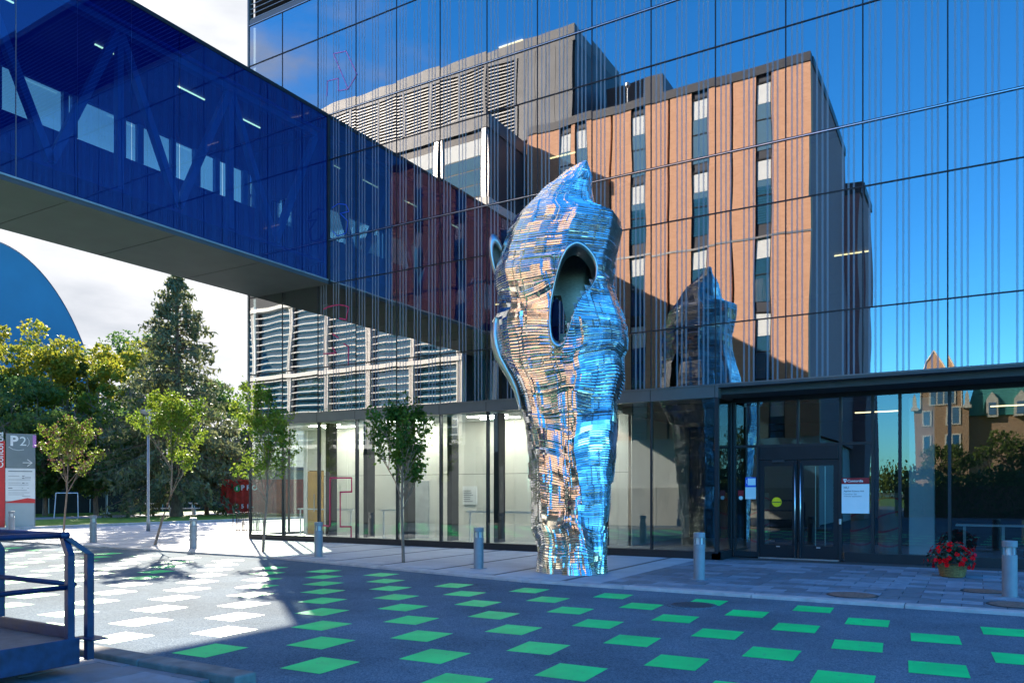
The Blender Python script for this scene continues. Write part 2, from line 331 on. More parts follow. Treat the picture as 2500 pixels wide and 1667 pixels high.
for a, b in zip(xs, xs[1:]): kerbpiece(a, b-.012)
# concrete slabs and dark cross bands of the walk, one object each
bx = [-10.9 + 1.8*k for k in range(-16, 3)]
SLABM = {}
for i, x in enumerate(bx):
    x1 = min(x+1.8, -6.42); x0 = x + .13
    ye = -.02 if x > -24.2 else 9.0
    yk = max(kerb_y(x0), kerb_y(x1)) + .31
    if x1 - x0 > .3:
        ys = np.linspace(yk, ye, 4 if ye < 1 else 7)
        for ya, yb in zip(ys, ys[1:]):
            MB().box(x0+.004, x1-.004, ya+.004, yb-.004, -.10, random.uniform(-.0015,.0015)).build('slab','slab',PLAZA,bevel=.004)
    MB().box(x+.002, x+.128, yk, ye, -.10, -.001).build('band_stone','band',PLAZA)
MB().box(-39.2,-24.2,9.02,25.9,-.10,-.004).build('paving_sheet','plaza',PLAZA)
# blue-grey pavers in front of the entrance, running bond
pw, pd = .62, .40
row = 0; y = -6.48
pav = MB().box(0,pw-.007,0,pd-.007,-.09,0); PMESH = {}
cnt = 0
while y < 1.36:
    x = -6.42 + (0 if row % 2 == 0 else -pw/2)
    while x < 4.2:
        x0 = max(x, -6.41); w = x + pw - x0
        if not (y > -.45 and x0 < -5.85) and w > .1 and cnt < 300:
            key = (round(w,3), random.randrange(3))
            if key not in PMESH:
                mm_ = MB().box(0, w-.013, 0, pd-.013, -.09, 0).mesh('paver'); mm_.materials.append(MATS['paver%d' % key[1]]); PMESH[key] = mm_
            wpart('paver', PMESH[key], None, PLAZA, (x0, y, random.uniform(-.002,.001))); cnt += 1
        x += pw
    y += pd; row += 1
rest = MB().box(4.2,15.9,-6.48,1.36,-.10,-.002); rest.build('paving_sheet','paver1',PLAZA)
# painted green squares on the asphalt: a slanted lattice, as measured on the ground
A0 = Vector((-3.49,-13.67)); va = Vector((.76,.97)); vb = Vector((-.1,1.86))
sqm = MB(); hw, hd = .275, .32
sqm.v = [(-hw+.02,-hd,0),(hw+.02,-hd+.03,0),(hw-.02,hd+.03,0),(-hw-.02,hd,0)]; sqm.f = [[0,1,2,3]]
sqmesh = sqm.mesh('painted_square')
for i in range(-60, 30):
    for j in range(-45, 45):
        p = A0 + va*i + vb*j; p = Vector((0,-DCAM)) + (p-Vector((0,-DCAM)))*1.0278
        if p.x < -33 or p.x > 5 or p.y < -14.9 or p.y > kerb_y(p.x) - .85: continue
        if p.x < -6 and p.y < -14.9: continue
        o = wpart('painted_square', sqmesh, 'paint_green', ASPH, (p.x, p.y, -.046)); o.rotation_euler.z = random.uniform(-.02,.02)
# near forecourt under the loading platform
NP = tag(MB().prism([(-40,-15.45),(-6.05,-15.45),(-5.85,-15.7),(-6.3,-15.8),(-6.5,-19.1),(-40,-19.1)],-.14,-.03).build('forecourt_bed','joint'), kind='structure')
k2 = MB()
for a in np.arange(-30, -6.2, 1.5):
    MB().prism([(a,-15.42),(a+1.49,-15.42),(a+1.49,-15.68),(a,-15.68)],-.13,.06).build('kerb_stone','kerb_dark',NP,bevel=.02)
for yi, yy in enumerate(np.arange(-19.0,-15.72,.8)):
    for xx in np.arange(-15.6 + (.4 if yi % 2 else 0), -6.3, .8):
        MB().box(xx+.004, min(xx+.796,-6.35), yy+.004, min(yy+.796,-15.70), -.1, random.uniform(-.004,.002)).build('paver','paver%d' % random.randrange(2),NP)
# lawn and path by the trees
tag(MB().box(-50.5,-39.6,-40,60,-.15,.06).build('lawn','lawn'), kind='structure')
lk = MB().box(-39.6,-39.3,-40,60,-.15,.12).build('lawn_kerb','kerb_concrete',bevel=.02); tag(lk, kind='structure')
tag(MB().box(-56.5,-50.5,-60,80,-.15,.02).build('path','path'), kind='structure')
tag(MB().box(-160,-56.5,-90,120,-.15,.05).build('lawn_beyond','lawn'), kind='structure')
tag(MB().prism([(-30,-80.01),(60,-80.01),(60,-260),(-30,-260)],-.15,-.02).build('lawn_behind','lawn'), kind='structure')
# ------------------------------------------------------------------ the glass building (facade plane Y=0, X from -24 to 13)
HUB = thing('glass_building','tall blue mirror-glass building with dark ground floor frames behind the silver sculpture','building',(-5,8,0))
ROWS = [4.66,6.25,9.19,10.74,13.6,15.2,18.05,19.6]
def pane_mesh(w, h, amp, seed, n=10):
    r = np.random.default_rng(seed); P = []; Fc = []
    ph = r.uniform(0, 6.28, 6); kx = r.uniform(.6,1.5,3); kz = r.uniform(.25,.9,3); am = r.uniform(.2,.65,3)*amp
    tx, tz = r.normal(0,.0009,2)
    for j in range(n+1):
        for i in range(n+1):
            u, v = i/n, j/n; x, z = (u-.5)*w, v*h
            d = amp*(1-(2*u-1)**2)*(.35+.65*(1-(2*v-1)**2)) + tx*x + tz*(z-h/2)
            for q in range(3): d += am[q]*.35*math.sin(kx[q]*x*6.28/1.6+ph[q])*math.cos(kz[q]*z*6.28/2.5+ph[q+3])
            P.append((x, -d, z))
    for j in range(n):
        for i in range(n): a = j*(n+1)+i; Fc.append([a, a+1, a+n+2, a+n+1])
    m = bpy.data.meshes.new('glass_pane'); m.from_pydata(P, [], Fc); m.polygons.foreach_set('use_smooth', [True]*len(Fc)); return m
PV = {}
for ri, (z0, z1) in enumerate(zip(ROWS, ROWS[1:])):
    for k in range(-13, 7):
        x0 = -.6 + 1.8*k; x1 = x0 + 1.8
        plain = (x0 < -22 and ri >= 5) or (x0 < -20.5 and ri <= 1)
        key = (ri, (k*7+ri*3) % 6, plain)
        if key not in PV:
            m = pane_mesh(1.79, z1-z0-.012, .0017 if z1-z0 > 2 else .0012, hash((ri,key[1])) % 9999)
            m.materials.append(MATS['glass_plain' if plain else 'glass_mirror']); PV[key] = m
        wpart('glass_pane', PV[key], None, HUB, ((x0+x1)/2, 0, z0+.006))
for k in range(-13, 8):
    x = -.6 + 1.8*k; w = .032
    if k == -13: continue
    MB().box(x-w/2, x+w/2, -.012, .14, 4.67, 19.62).build('mullion','dark_metal',HUB)
for z in ROWS[1:]:
    d = z in (10.74, 15.2, 19.6)
    MB().box(-24, 12, -.02, .13, z-(.03 if d else .016), z+(.03 if d else .016)).build('transom','dark_metal',HUB)
    if d: MB().box(-24, 12, -.026, -.021, z-.012, z+.008).build('transom_trim','alu',HUB)
MB().box(-24.06,-23.98,-.03,.2,4.5,24.2).build('corner_post','fascia_metal',HUB)
# louvre crown
LV = MB().box(-23.95,12,.25,.3,19.66,24).build('louvre_back','louvre_back',HUB)
slat = MB(); slat.v = [(-23.95,.02,0),(12,.02,0),(12,.16,.10),(-23.95,.16,.10),(-23.95,.02,.02),(12,.02,.02),(12,.16,.12),(-23.95,.16,.12)]
slat.f = [[0,1,2,3],[7,6,5,4],[0,4,5,1],[3,2,6,7],[0,3,7,4],[1,5,6,2]]; slm = slat.mesh('slat')
for i in range(22): wpart('slat', slm, 'louvre', LV, (0,0,19.85+i*.185))
MB().box(-23.95,12,-.02,.2,19.63,19.80).build('louvre_sill','fascia_metal',HUB)
MB().box(-24.05,12,-.05,.3,24,24.3).build('coping','fascia_metal',HUB)
# floors, ceilings, back wall
for z0, z1 in ((9.3,10.62),(13.72,15.08),(18.15,19.5)):
    MB().box(-23.9,12,.25,16,z0,z1).build('floor_slab','slabdark',HUB)
    MB().box(-23.9,12,.3,12,z0-.03,z0-.004).build('ceiling_panel','soffit',HUB)
MB().box(-23.9,12,.25,16,4.40,4.62).build('floor_slab','slabdark',HUB)
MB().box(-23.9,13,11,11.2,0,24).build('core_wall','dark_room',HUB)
MB().box(-24,13,.25,16,24.0,24.2).build('roof','slabdark',HUB)
for za, zb, ya, yb in ((4.66,12.5,.3,16),(13.7,24,.3,16),(12.5,13.7,.3,.8),(12.5,13.7,1.1,1.45),(12.5,13.7,2.5,16)): MB().box(-23.98,-23.90,ya,yb,za,zb).build('end_wall','zinc_dark',HUB)
for ya, yb in ((.8,1.1),(1.45,2.5)): MB().quad((-23.94,yb,12.5),(-23.94,ya,12.5),(-23.94,ya,13.7),(-23.94,yb,13.7)).build('end_window','glass_bridge_far',HUB)
MB().box(-23.98,-23.90,6,16,-.03,4.66).build('end_wall','zinc_dark',HUB)
MB().box(12,12.2,.3,16,-.03,24).build('end_wall','zinc_dark',HUB)
MB().box(-23.98,12,15.9,16.1,-.03,24).build('rear_wall','zinc_dark',HUB)
for (zc, yy, xs_) in ((9.25,5.8,(-16,-3.4)),(13.66,4.0,(-12.6,)),(18.08,3.8,(-14.6,-8.9))):
    for x in xs_: MB().box(x-.5,x+.5,yy-.03,yy+.03,zc-.03,zc).build('ceiling_light','lamp_warm',HUB)
# first upper floor: a few people-height things seen faintly through the glass near the corner
for x in (-22.4,-18.8,-15.2): MB().tube([(x,2.6,4.62),(x,2.6,9.27)],.22,14).build('round_column','white',HUB,smooth=True)
# ---- ground floor
RX = -5.91
MB().box(-23.98,RX,-.06,.22,4.30,4.655).build('fascia','fascia_metal',HUB)
for x in [-.6+1.8*k for k in range(-13,-2)]:
    MB().box(x-.008,x+.008,-.064,-.055,4.30,4.655).build('fascia_joint','dark_metal',HUB)
MB().box(-24.02,13,-.08,-.061,4.615,4.657).build('drip_edge','fascia_metal',HUB)
MB().box(RX+.003,12,-.06,1.75,4.56,4.655).build('entrance_soffit','soffit',HUB)
MB().box(RX+.003,12,1.36,1.7,4.28,4.557).build('entrance_fascia','dark_metal',HUB)
MB().box(-23.96,RX,-.05,.18,-.05,.20).build('plinth','frame_metal',HUB)
MB().box(-23.96,RX,-.075,-.052,.165,.20).build('plinth_cap','frame_metal',HUB)
MB().box(-23.96,-23.80,.18,6,-.05,.20).build('plinth','frame_metal',HUB)
MB().box(RX-.18,RX,-.05,1.36,-.05,.20).build('plinth','frame_metal',HUB)
MB().box(-3.0,12,1.33,1.55,-.05,.22).build('plinth','frame_metal',HUB)
GV = {}
def gpane(x0, x1, z0, z1, y, mat, seed, amp=.0007):
    m = pane_mesh(x1-x0, z1-z0, amp, seed, 8); m.materials.append(MATS[mat]); return wpart('glass_pane', m, None, HUB, ((x0+x1)/2, y, z0))
gx = [-23.94]+[-.6+1.8*k for k in range(-12,-2)]
for i, (a, b) in enumerate(zip(gx, gx[1:])):
    gpane(a+.02, b-.02, .20, 4.30, .02, 'glass_low' if b < -8.5 else 'glass_dark', 300+i)
    MB().box(b-.022,b+.022,-.02,.14,.20,4.30).build('mullion','frame_metal',HUB)
    if b < -9.5 and i % 1 == 0 and i > 0: MB().box(b+.03,b+.21,.35,.75,.20,4.40).build('pier','dark_metal',HUB)
gpane(gx[-1]+.02, RX-.1, .20, 4.30, .02, 'glass_dark', 333)
MB().box(RX-.1,RX,-.04,.06,.2,4.30).build('corner_post','frame_metal',HUB)
MB().box(-23.97,-23.90,-.04,.04,.2,4.30).build('corner_post','frame_metal',HUB)
# end-wall glass (left, faces the lawn): ordinary panes that let the low sun through
for ya, yb in ((.06,1.9),(1.94,3.8),(3.84,5.9)):
    m = MB().quad((-23.9,yb,.2),(-23.9,ya,.2),(-23.9,ya,4.3),(-23.9,yb,4.3)); m.build('glass_pane','glass_low',HUB)
    MB().box(-23.94,-23.84,yb,yb+.04,.2,4.3).build('mullion','frame_metal',HUB)
MB().box(-23.96,-23.8,.22,6,4.30,4.62).build('fascia','fascia_metal',HUB)
# return wall of the entrance recess
MB().quad((RX-.03,.08,.2),(RX-.03,1.34,.2),(RX-.03,1.34,4.3),(RX-.03,.08,4.3)).build('glass_pane','glass_dark',HUB)
MB().box(RX-.06,RX,1.30,1.40,.0,4.3).build('mullion','frame_metal',HUB)
# interior of the left hall
MB().box(-23.9,-6.2,.2,10.9,-.02,.10).build('interior_floor','floor_tile',HUB)
MB().box(-6.2,12,1.6,10.9,-.02,.03).build('interior_floor','floor_tile',HUB)
MB().box(-23.85,-9.4,.25,10.8,4.28,4.37).build('interior_ceiling','ceiling',HUB)
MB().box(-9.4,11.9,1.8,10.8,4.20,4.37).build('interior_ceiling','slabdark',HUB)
pj = list(np.arange(-22.55,-9.4,1.27))+[-9.4]
for a, b in zip(pj, pj[1:]):
    for z0, z1 in ((.10,2.42),(2.435,4.28)): MB().box(a+.005,b-.005,2.5,2.6,z0,z1).build('wall_panel','cream',HUB)
MB().box(-23.6,-9.42,2.61,2.7,.1,4.28).build('interior_wall','dark_metal',HUB)
MB().box(-23.55,-22.56,2.5,2.6,2.66,4.28).build('wall_panel','cream',HUB)
MB().box(-23.62,-23.44,2.45,2.6,.1,4.28).build('wall_panel','white',HUB)
dr = MB().box(-23.40,-22.60,2.47,2.55,.11,2.63).build('interior_door','wood',HUB)
for x in (-23.0,): MB().tube([(x,2.42,1.0),(x,2.42,1.7)],.02,8).build('handle','steel',dr)
MB().box(-9.5,-9.38,2.5,10.8,.1,4.28).build('interior_wall','cream',HUB)
for x in (-21,-17.4,-13.8,-10.8):
    for y in (.95,1.75): MB().box(x-.75,x+.75,y-.05,y+.05,4.262,4.279).build('ceiling_light','lamp_white',HUB)
MB().box(-18.0,-17.3,2.44,2.497,.1,2.2).build('interior_door','grey_plastic',HUB)
MB().box(-15.8,-15.2,2.46,2.497,1.35,2.0).build('notice_board','white',HUB)
for i in range(6): MB().box(-15.75,-15.4+random.uniform(-.1,.12),2.452,2.458,1.45+i*.075,1.47+i*.075).build('notice_line','ink_grey',HUB)
# dark hall behind the entrance
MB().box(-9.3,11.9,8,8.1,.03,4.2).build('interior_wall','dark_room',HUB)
tag_wl = []
for x in (-2.6,.9,4.4): MB().box(x-.6,x+.6,5,5.05,4.17,4.2).build('ceiling_light','lamp_warm',HUB)
MB().box(-1.52,-.95,1.72,2.2,.03,4.2).build('white_column','white',HUB,bevel=.02)
for a, b in ((-22.4,-19.6),(-18.3,-16.9),(-14.6,-11.6)): MB().box(a,b,.95,1.0,1.12,1.17).build('rail_reflection','white',HUB); [MB().box(x,x+.04,.955,.995,.1,1.12).build('rail_reflection_leg','white',HUB) for x in (a+.1,b-.14)]  # white bars and legs added for a rail line reflected across the panes
# entrance wall: panes, posts, doors
EY = 1.4
def post(x, w=.06, z0=0., z1=4.28, nm='mullion'): MB().box(x-w/2,x+w/2,EY-.05,EY+.1,z0,z1).build(nm,'frame_metal',HUB)
for x in (-5.86,-5.22,-3.10,-2.33,-1.70,-.6,1.2,3.0,4.8,6.6,8.4,10.2): post(x, .07 if x > -5 else .05)
MB().box(-5.86,-2.33,EY-.045,EY+.09,3.02,3.09).build('transom','frame_metal',HUB)
MB().box(-4.20,-4.14,EY-.04,EY+.08,3.09,4.28).build('mullion','frame_metal',HUB)
for i, (a, b, z0, z1) in enumerate(((-5.83,-5.25,.15,3.02),(-5.83,-4.20,3.09,4.28),(-4.14,-2.36,3.09,4.28),(-3.06,-2.37,.22,3.02),(-2.29,-1.74,.22,4.28),(-1.66,-.64,.22,4.28),(-.56,1.16,.22,4.28),(1.24,2.96,.22,4.28),(3.04,4.76,.22,4.28),(4.84,6.56,.22,4.28),(6.64,8.36,.22,4.28),(8.44,10.16,.22,4.28))):
    gpane(a, b, z0, z1, EY+.02, 'glass_dark', 400+i, .0009)
MB().box(-5.83,-5.24,EY-.04,EY+.06,0,.15).build('plinth','frame_metal',HUB)
MB().box(-5.18,-3.14,EY-.06,EY+.1,2.66,3.02).build('door_header','dark_metal',HUB,bevel=.01)
MB().box(-5.19,-3.13,EY-.12,EY+.02,-.02,.012).build('threshold','alu',HUB)
for s, (a, b) in enumerate(((-5.18,-4.18),(-4.15,-3.14))):
    d = MB(); st = .13
    d.box(a,a+st,EY-.03,EY+.03,.015,2.655); d.box(b-st,b,EY-.03,EY+.03,.015,2.655); d.box(a+st,b-st,EY-.03,EY+.03,.015,.36); d.box(a+st,b-st,EY-.03,EY+.03,2.50,2.655)
    do = d.build('entrance_door','dark_metal',HUB)
    MB().quad((a+st,EY,.36),(b-st,EY,.36),(b-st,EY,2.5),(a+st,EY,2.5)).build('pane','glass_dark',do)
    hx = b-.05 if s == 0 else a+.06
    MB().tube([(hx,EY-.10,.05),(hx,EY-.10,2.60)],.019,10).build('handle','steel',do,smooth=True)
    MB().box((a+b)/2-.05,(a+b)/2+.05,EY-.036,EY-.031,.30,.33).build('door_badge','alu',do)
    if s == 1:
        for x in (a+.42,a+.66): MB().tube([(x,EY+.06,.36),(x,EY+.06,2.48)],.012,8).build('inner_handle','steel',do)
    else:
        MB().tube([(-4.72,EY-.004,1.52),(-4.72,EY-.012,1.52)],.13,24).build('warning_disc','yellow',do)
        MB().box(-4.84,-4.60,EY-.016,EY-.0125,1.51,1.53).build('warning_bar','ink',do)
MB().box(-4.82,-4.5,EY-.12,EY-.062,2.60,2.66).build('door_closer','ink',HUB)
MB().box(-3.13,-3.07,EY-.09,EY-.052,.95,1.09).build('access_reader','alu',HUB,bevel=.008)
# pink outline graphics stuck on the glass
def outline(pts, wd, Y, nm='pink_outline', mat='pink'):
    P = [ply(x, y, Y) for x, y in pts]; m = MB()
    for a, b in zip(P, P[1:]):
        d = (b-a).normalized(); q = Vector((-d.z,0,d.x))*wd/2; e = d*wd*.45
        b0 = len(m.v); m.v += [tuple(a-e-q),tuple(b+e-q),tuple(b+e+q),tuple(a-e+q)]; m.f.append([b0,b0+1,b0+2,b0+3])
    return m.build(nm, mat, HUB)
def c64(x, y): return 640+x/4.752, 1000+y/4.752
outline([c64(*p) for p in ((700,1340),(785,1350),(785,790),(1038,790),(1038,950),(905,955),(905,1355),(1032,1355),(1032,1470))], .055, -.004)
def c79(x, y): return 790+x/6.03, 700+y/6.03
outline([c79(*p) for p in ((0,330),(60,300),(150,275),(230,266),(310,278),(370,300),(345,400),(335,485),(235,465))], .045, -.012)
outline([c79(*p) for p in ((130,690),(215,750))], .045, -.012); outline([c79(*p) for p in ((0,985),(185,975),(130,895))], .045, -.012)
outline([c79(*p) for p in ((300,840),(365,880),(362,1150))], .045, -.012)
def c4p(x, y): return 620+x/2.091, y/2.091
outline([c4p(*p) for p in ((405,275),(470,262),(525,380),(480,455),(430,465),(430,400),(375,415),(372,490))], .03, -.012, mat='lilac')
outline([c4p(*p) for p in ((405,275),(480,455))], .03, -.012, mat='lilac')
outline([c4p(*p) for p in ((400,1060),(430,1040),(470,1045),(485,1080),(440,1090),(480,1130),(470,1190),(425,1205),(402,1180))], .03, -.012, mat='sign_blue')
# ------------------------------------------------------------------ signs at the entrance
sg = thing('building_sign','white sign with red header reading HU beside the entrance doors','sign',(-2.72,1.3,1.2))
MB().box(-3.06,-2.40,1.30,1.335,1.24,2.0).build('panel','sign_panel' if 'sign_panel' in MATS else 'white',sg,bevel=.004)
MB().box(-3.06,-2.40,1.29,1.336,2.003,2.16).build('header','dark_red',sg,bevel=.004)
hd_ = sg.children[1]
MB().quad((-3.02,1.287,2.135),(-2.93,1.287,2.135),(-2.945,1.287,2.06),(-2.975,1.287,2.03),(-3.0,1.287,2.06)).build('emblem','white',hd_)
MB().quad((-2.995,1.285,2.095),(-2.945,1.285,2.115),(-2.95,1.285,2.10),(-2.98,1.285,2.075)).build('emblem_mark','dark_red',hd_)
text('Concordia', .088, 'white', 'lettering', hd_, facing((-2.92,1.288,2.052),0,-1), bold=.002)
text('HU', .085, 'ink', 'lettering', sg, facing((-3.01,1.298,1.88),0,-1))
text('Applied Science Hub', .058, 'ink', 'lettering', sg, facing((-3.01,1.298,1.80),0,-1))
text('Carrefour des\nsciences appliquées', .055, 'ink_grey', 'lettering', sg, facing((-3.01,1.298,1.725),0,-1))
nb = thing('access_notice','blue and white accessibility notice on the glass left of the doors','notice',(-5.4,1.38,1.5))
MB().box(-5.56,-5.27,1.36,1.372,1.93,2.20).build('blue_panel','sign_blue',nb); MB().box(-5.56,-5.27,1.36,1.372,1.60,1.927).build('white_panel','white',nb)
MB().box(-5.49,-5.28,1.356,1.3595,1.98,2.17).build('text_block','blind',nb)
MB().tube([(-5.525,1.358,2.13),(-5.525,1.358,2.04),(-5.50,1.358,2.03)],.009,6).build('wheelchair_symbol','white',nb)
ns = thing('no_smoking_notice','small dark red notice with a white disc low on the glass left of the doors','notice',(-5.68,1.38,1.5))
MB().box(-5.76,-5.61,1.36,1.372,1.68,1.84).build('panel','dark_red',ns); MB().tube([(-5.685,1.371,1.63),(-5.685,1.362,1.63)],.055,18).build('disc','white',ns)
# ------------------------------------------------------------------ things seen inside through the glass
def roll(x, y, lab, h=1.75, r=.26):
    t = thing('wrapped_roll', lab, 'roll', (x,y,.03), 0, 'wrapped rolls inside the entrance')
    MB().lathe([(r*.98,.03),(r,.1),(r*.97,h*.5),(r,h*.9),(r*.9,h+.02)],18,x,y).build('body','cardboard',t,smooth=True)
    for k in range(4):
        z = .45+k*.36; m = MB(); n = 18
        for i in range(n+1):
            a = 2*math.pi*i/n; zz = z+.09*math.sin(a+k); m.v += [(x+(r+.006)*math.cos(a),y+(r+.006)*math.sin(a),zz),(x+(r+.006)*math.cos(a),y+(r+.006)*math.sin(a),zz+.05)]
        m.f = [[2*i,2*i+2,2*i+3,2*i+1] for i in range(n)]; m.build('tape_band','tape',t)
roll(-5.35,2.2,'cardboard roll with red tape behind the glass left of the entrance doors'); roll(-2.72,2.3,'cardboard roll with red tape behind the glass below the white sign'); roll(-2.0,2.0,'cardboard roll with red tape between the white sign and the white column')
tb = thing('work_table','long light table on slim legs inside the glass behind the flower basket','table',(.7,2.9,.03))
MB().box(-.5,2.2,2.5,3.2,.92,.96).build('top','white',tb,bevel=.01)
for x in (-.3,.55,2.0):
    for y in (2.6,3.1): MB().box(x-.03,x+.03,y-.03,y+.03,.03,.92).build('leg','alu',tb)
oc = thing('orange_chair','orange low chair behind the long table inside','chair',(1.3,3.9,.03))
MB().box(1.0,1.7,3.7,4.2,.42,.52).build('seat','wood',oc,bevel=.02); MB().box(1.0,1.7,4.15,4.22,.52,1.05).build('backrest','wood',oc,bevel=.02)
for x in (1.04,1.62):
    for y in (3.74,4.14): MB().box(x,x+.04,y,y+.04,.03,.42).build('leg','dark_metal',oc)
# ------------------------------------------------------------------ the footbridge (X -23.6..-19.9, Y 0..-19.2, Z 9.25..15.2)
BR = thing('footbridge','enclosed dark blue glass footbridge joining the glass building high above the walk','bridge',(-21.7,-9,9.25))
BY = [-.06-1.5*i for i in range(13)]
for i, (a, b) in enumerate(zip(BY, BY[1:])):
    m = pane_mesh(1.49, 5.78, .0007, 700+i, 8); m.materials.append(MATS['glass_bridge']); o = wpart('glass_panel', m, None, BR, (-19.9,(a+b)/2,9.34)); o.rotation_euler.z = math.pi/2
MB().box(-19.97,-19.86,-.06,0.0,9.2,15.2).build('end_post','dark_metal',BR)
for i in (7,10): MB().box(-19.92,-19.893,BY[i]-.008,BY[i]+.008,9.34,15.1).build('joint_strip','zinc',BR)
MB().box(-23.62,-19.88,-18.9,-.03,15.12,15.24).build('roof','dark_metal',BR)
MB().box(-23.62,-19.86,-18.9,-.03,9.18,9.33).build('soffit','soffit',BR)
MB().box(-19.862,-19.84,-18.9,-.05,9.30,9.345).build('edge_trim','galv',BR)
for y in (-3.1,-6.2,-9.3,-12.4,-15.5): MB().box(-23.6,-19.9,y-.008,y+.008,9.172,9.179).build('soffit_joint','dark_metal',BR)
MB().box(-23.4,-20.1,-18.9,-.1,9.95,10.05).build('deck','bridge_wall',BR)
for xa, xb, za, zb in ((-23.5,-22.6,9.95,14.7),(-21.6,-20.0,9.95,14.7),(-22.6,-21.6,12.6,14.7)): MB().box(xa,xb,-.14,-.05,za,zb).build('end_wall','bridge_wall',BR)
MB().box(-23.4,-20.1,-18.9,-.1,14.6,14.7).build('ceiling','bridge_wall',BR)
wz0, wz1 = 12.5, 13.75
MB().box(-23.62,-23.5,-18.9,-.1,9.33,wz0).build('far_wall','bridge_wall',BR); MB().box(-23.62,-23.5,-18.9,-.1,wz1,15.12).build('far_wall','bridge_wall',BR)
def far_y(px): t_ = (px-1250)/FPX; z_ = -23.56/(-sn+t_*cs); return -DCAM+z_*(cs+t_*sn)
wins = [(-60,-14),(0,150),(163,172),(185,291),(303,332),(346,414),(425,470),(485,521),(532,560),(566,590),(600,617)]; prev = -18.9
for a, b in wins:
    ya, yb = far_y(a), far_y(b)
    MB().quad((-23.56,yb,wz0),(-23.56,ya,wz0),(-23.56,ya,wz1),(-23.56,yb,wz1)).build('window_pane','glass_bridge_far',BR)
    MB().box(-23.6,-23.45,prev,ya,wz0-.002,wz1+.002).build('window_post','truss',BR); prev = yb
MB().box(-23.6,-23.45,prev,-.1,wz0-.002,wz1+.002).build('window_post','truss',BR)
def member(x, y0, z0, y1, z1, w=.2):
    d = Vector((0,y1-y0,z1-z0)); L_ = d.length; d.normalize(); q = Vector((0,-d.z,d.y))*w/2; a = Vector((x,y0,z0)); b = Vector((x,y1,z1)); e = Vector((.1,0,0)); m = MB()
    m.v = [tuple(p) for p in (a-q-e,a+q-e,a+q+e,a-q+e,b-q-e,b+q-e,b+q+e,b-q+e)]; m.f = [[0,1,2,3],[7,6,5,4],[0,4,5,1],[1,5,6,2],[2,6,7,3],[3,7,4,0]]
    return m.build('truss_member','truss',BR)
for x in (-20.35,):
    ny = 5; L0 = 18.6/ny
    for k in range(ny):
        ya = -.2-k*L0; yb = ya-L0; ym = (ya+yb)/2
        member(x, ya, 14.5, ym, 10.2); member(x, ym, 10.2, yb, 14.5)
        MB().box(x-.09,x+.09,yb-.09,yb+.09,10.05,14.6).build('truss_post','truss',BR)
    MB().box(x-.12,x+.12,-18.8,-.2,14.42,14.6).build('truss_chord','truss',BR)
for y in (-2.0,-4.3,-7.0,-10.2,-13.4,-16.4): MB().box(-21.72,-21.68,y-.5,y+.5,14.56,14.59).build('ceiling_light','lamp_warm',BR)
MB().tube([(-21.9,-15.2,9.17),(-21.9,-15.2,9.05)],.10,16).build('soffit_light','iron',BR)
# ------------------------------------------------------------------ brick building across the way (seen mirrored in the glass)
BK = thing('brick_building','orange brick building with tall window strips and louvred roof storey, mirrored in the glass facade','building',(-20,-26,0))
YF = -19.2; XR = -7.03
WC = [(-20.53,-19.67),(-19.42,-18.65),(-16.18,-15.26),(-12.83,-11.88),(-9.54,-8.70)]
SL_ = [-17.45,-14.14,-10.81]
edges = sorted([(-22.6,-22.6)]+WC+[(s-.07,s+.07) for s in SL_])
xs2 = [-22.6]
for a, b in edges[1:]:
    MB().box(xs2[-1], a, YF-.5, YF, 4.6, 22.55).build('brick_pier','brick',BK); xs2.append(b)
MB().box(xs2[-1], XR, YF-.5, YF, 4.6, 22.55).build('brick_pier','brick',BK)
MB().box(-45, XR-.02, -32, YF-.52, 4.6, 22.4).build('core','brick',BK)
for s in SL_: MB().box(s-.07,s+.07,YF-.5,YF-.18,4.6,22.5).build('slot','ink',BK)
for (a, b) in WC:
    w = MB().box(a,b,YF-.16,YF-.12,4.6,22.5).build('window_strip','zinc_dark',BK)
    for zt in (22.2,18.45,14.5,10.7,6.9):
        MB().box(a+.05,b-.05,YF-.115,YF-.105,zt-1.1,zt-.1).build('blind','blind',w)
        MB().quad((b-.04,YF-.09,zt-3.3),(a+.04,YF-.09,zt-3.3),(a+.04,YF-.09,zt-1.12),(b-.04,YF-.09,zt-1.12)).build('pane','glass_window',w)
        MB().box(a,b,YF-.12,YF-.06,zt-.08,zt).build('frame','frame_metal',w); MB().box(a,b,YF-.12,YF-.06,zt-1.95,zt-1.90).build('frame','frame_metal',w)
    MB().box(a,a+.05,YF-.12,YF-.05,4.6,22.5).build('frame','frame_metal',w); MB().box(b-.05,b,YF-.12,YF-.05,4.6,22.5).build('frame','frame_metal',w)
MB().box(-22.6,XR+.02,YF-.5,YF+.06,22.55,23.0).build('coping','zinc_dark',BK); MB().box(XR-.5,XR+.06,-32,YF-.5,22.55,23.0).build('coping','zinc_dark',BK)
for z in (14.46,): MB().box(-22.6,XR+.02,YF-.1,YF+.03,z-.05,z+.05).build('string_course','alu',BK)
MB().box(XR-.3,XR,-32,YF-.5,4.6,22.55).build('side_wall','brick_shaded',BK)
MB().box(-22.6,XR,YF-.3,YF-.05,2.0,4.6).build('base_wall','render_white',BK); MB().box(-22.6,XR-.3,-32,YF-.3,0,4.6).build('base_core','render_white',BK)
pz_ = -22.6
while pz_ < XR-.2:
    MB().box(pz_+.01,min(pz_+1.55,XR),YF-.35,YF,-.05,2.0).build('concrete_panel','concrete',BK); pz_ += 1.56
MB().box(-12,-6.2,-36,-32.05,0,20.3).build('rear_wing','brick_shaded',BK); MB().box(-12.1,-6.1,-36.1,-32.0,20.3,20.8).build('coping','zinc_dark',BK)
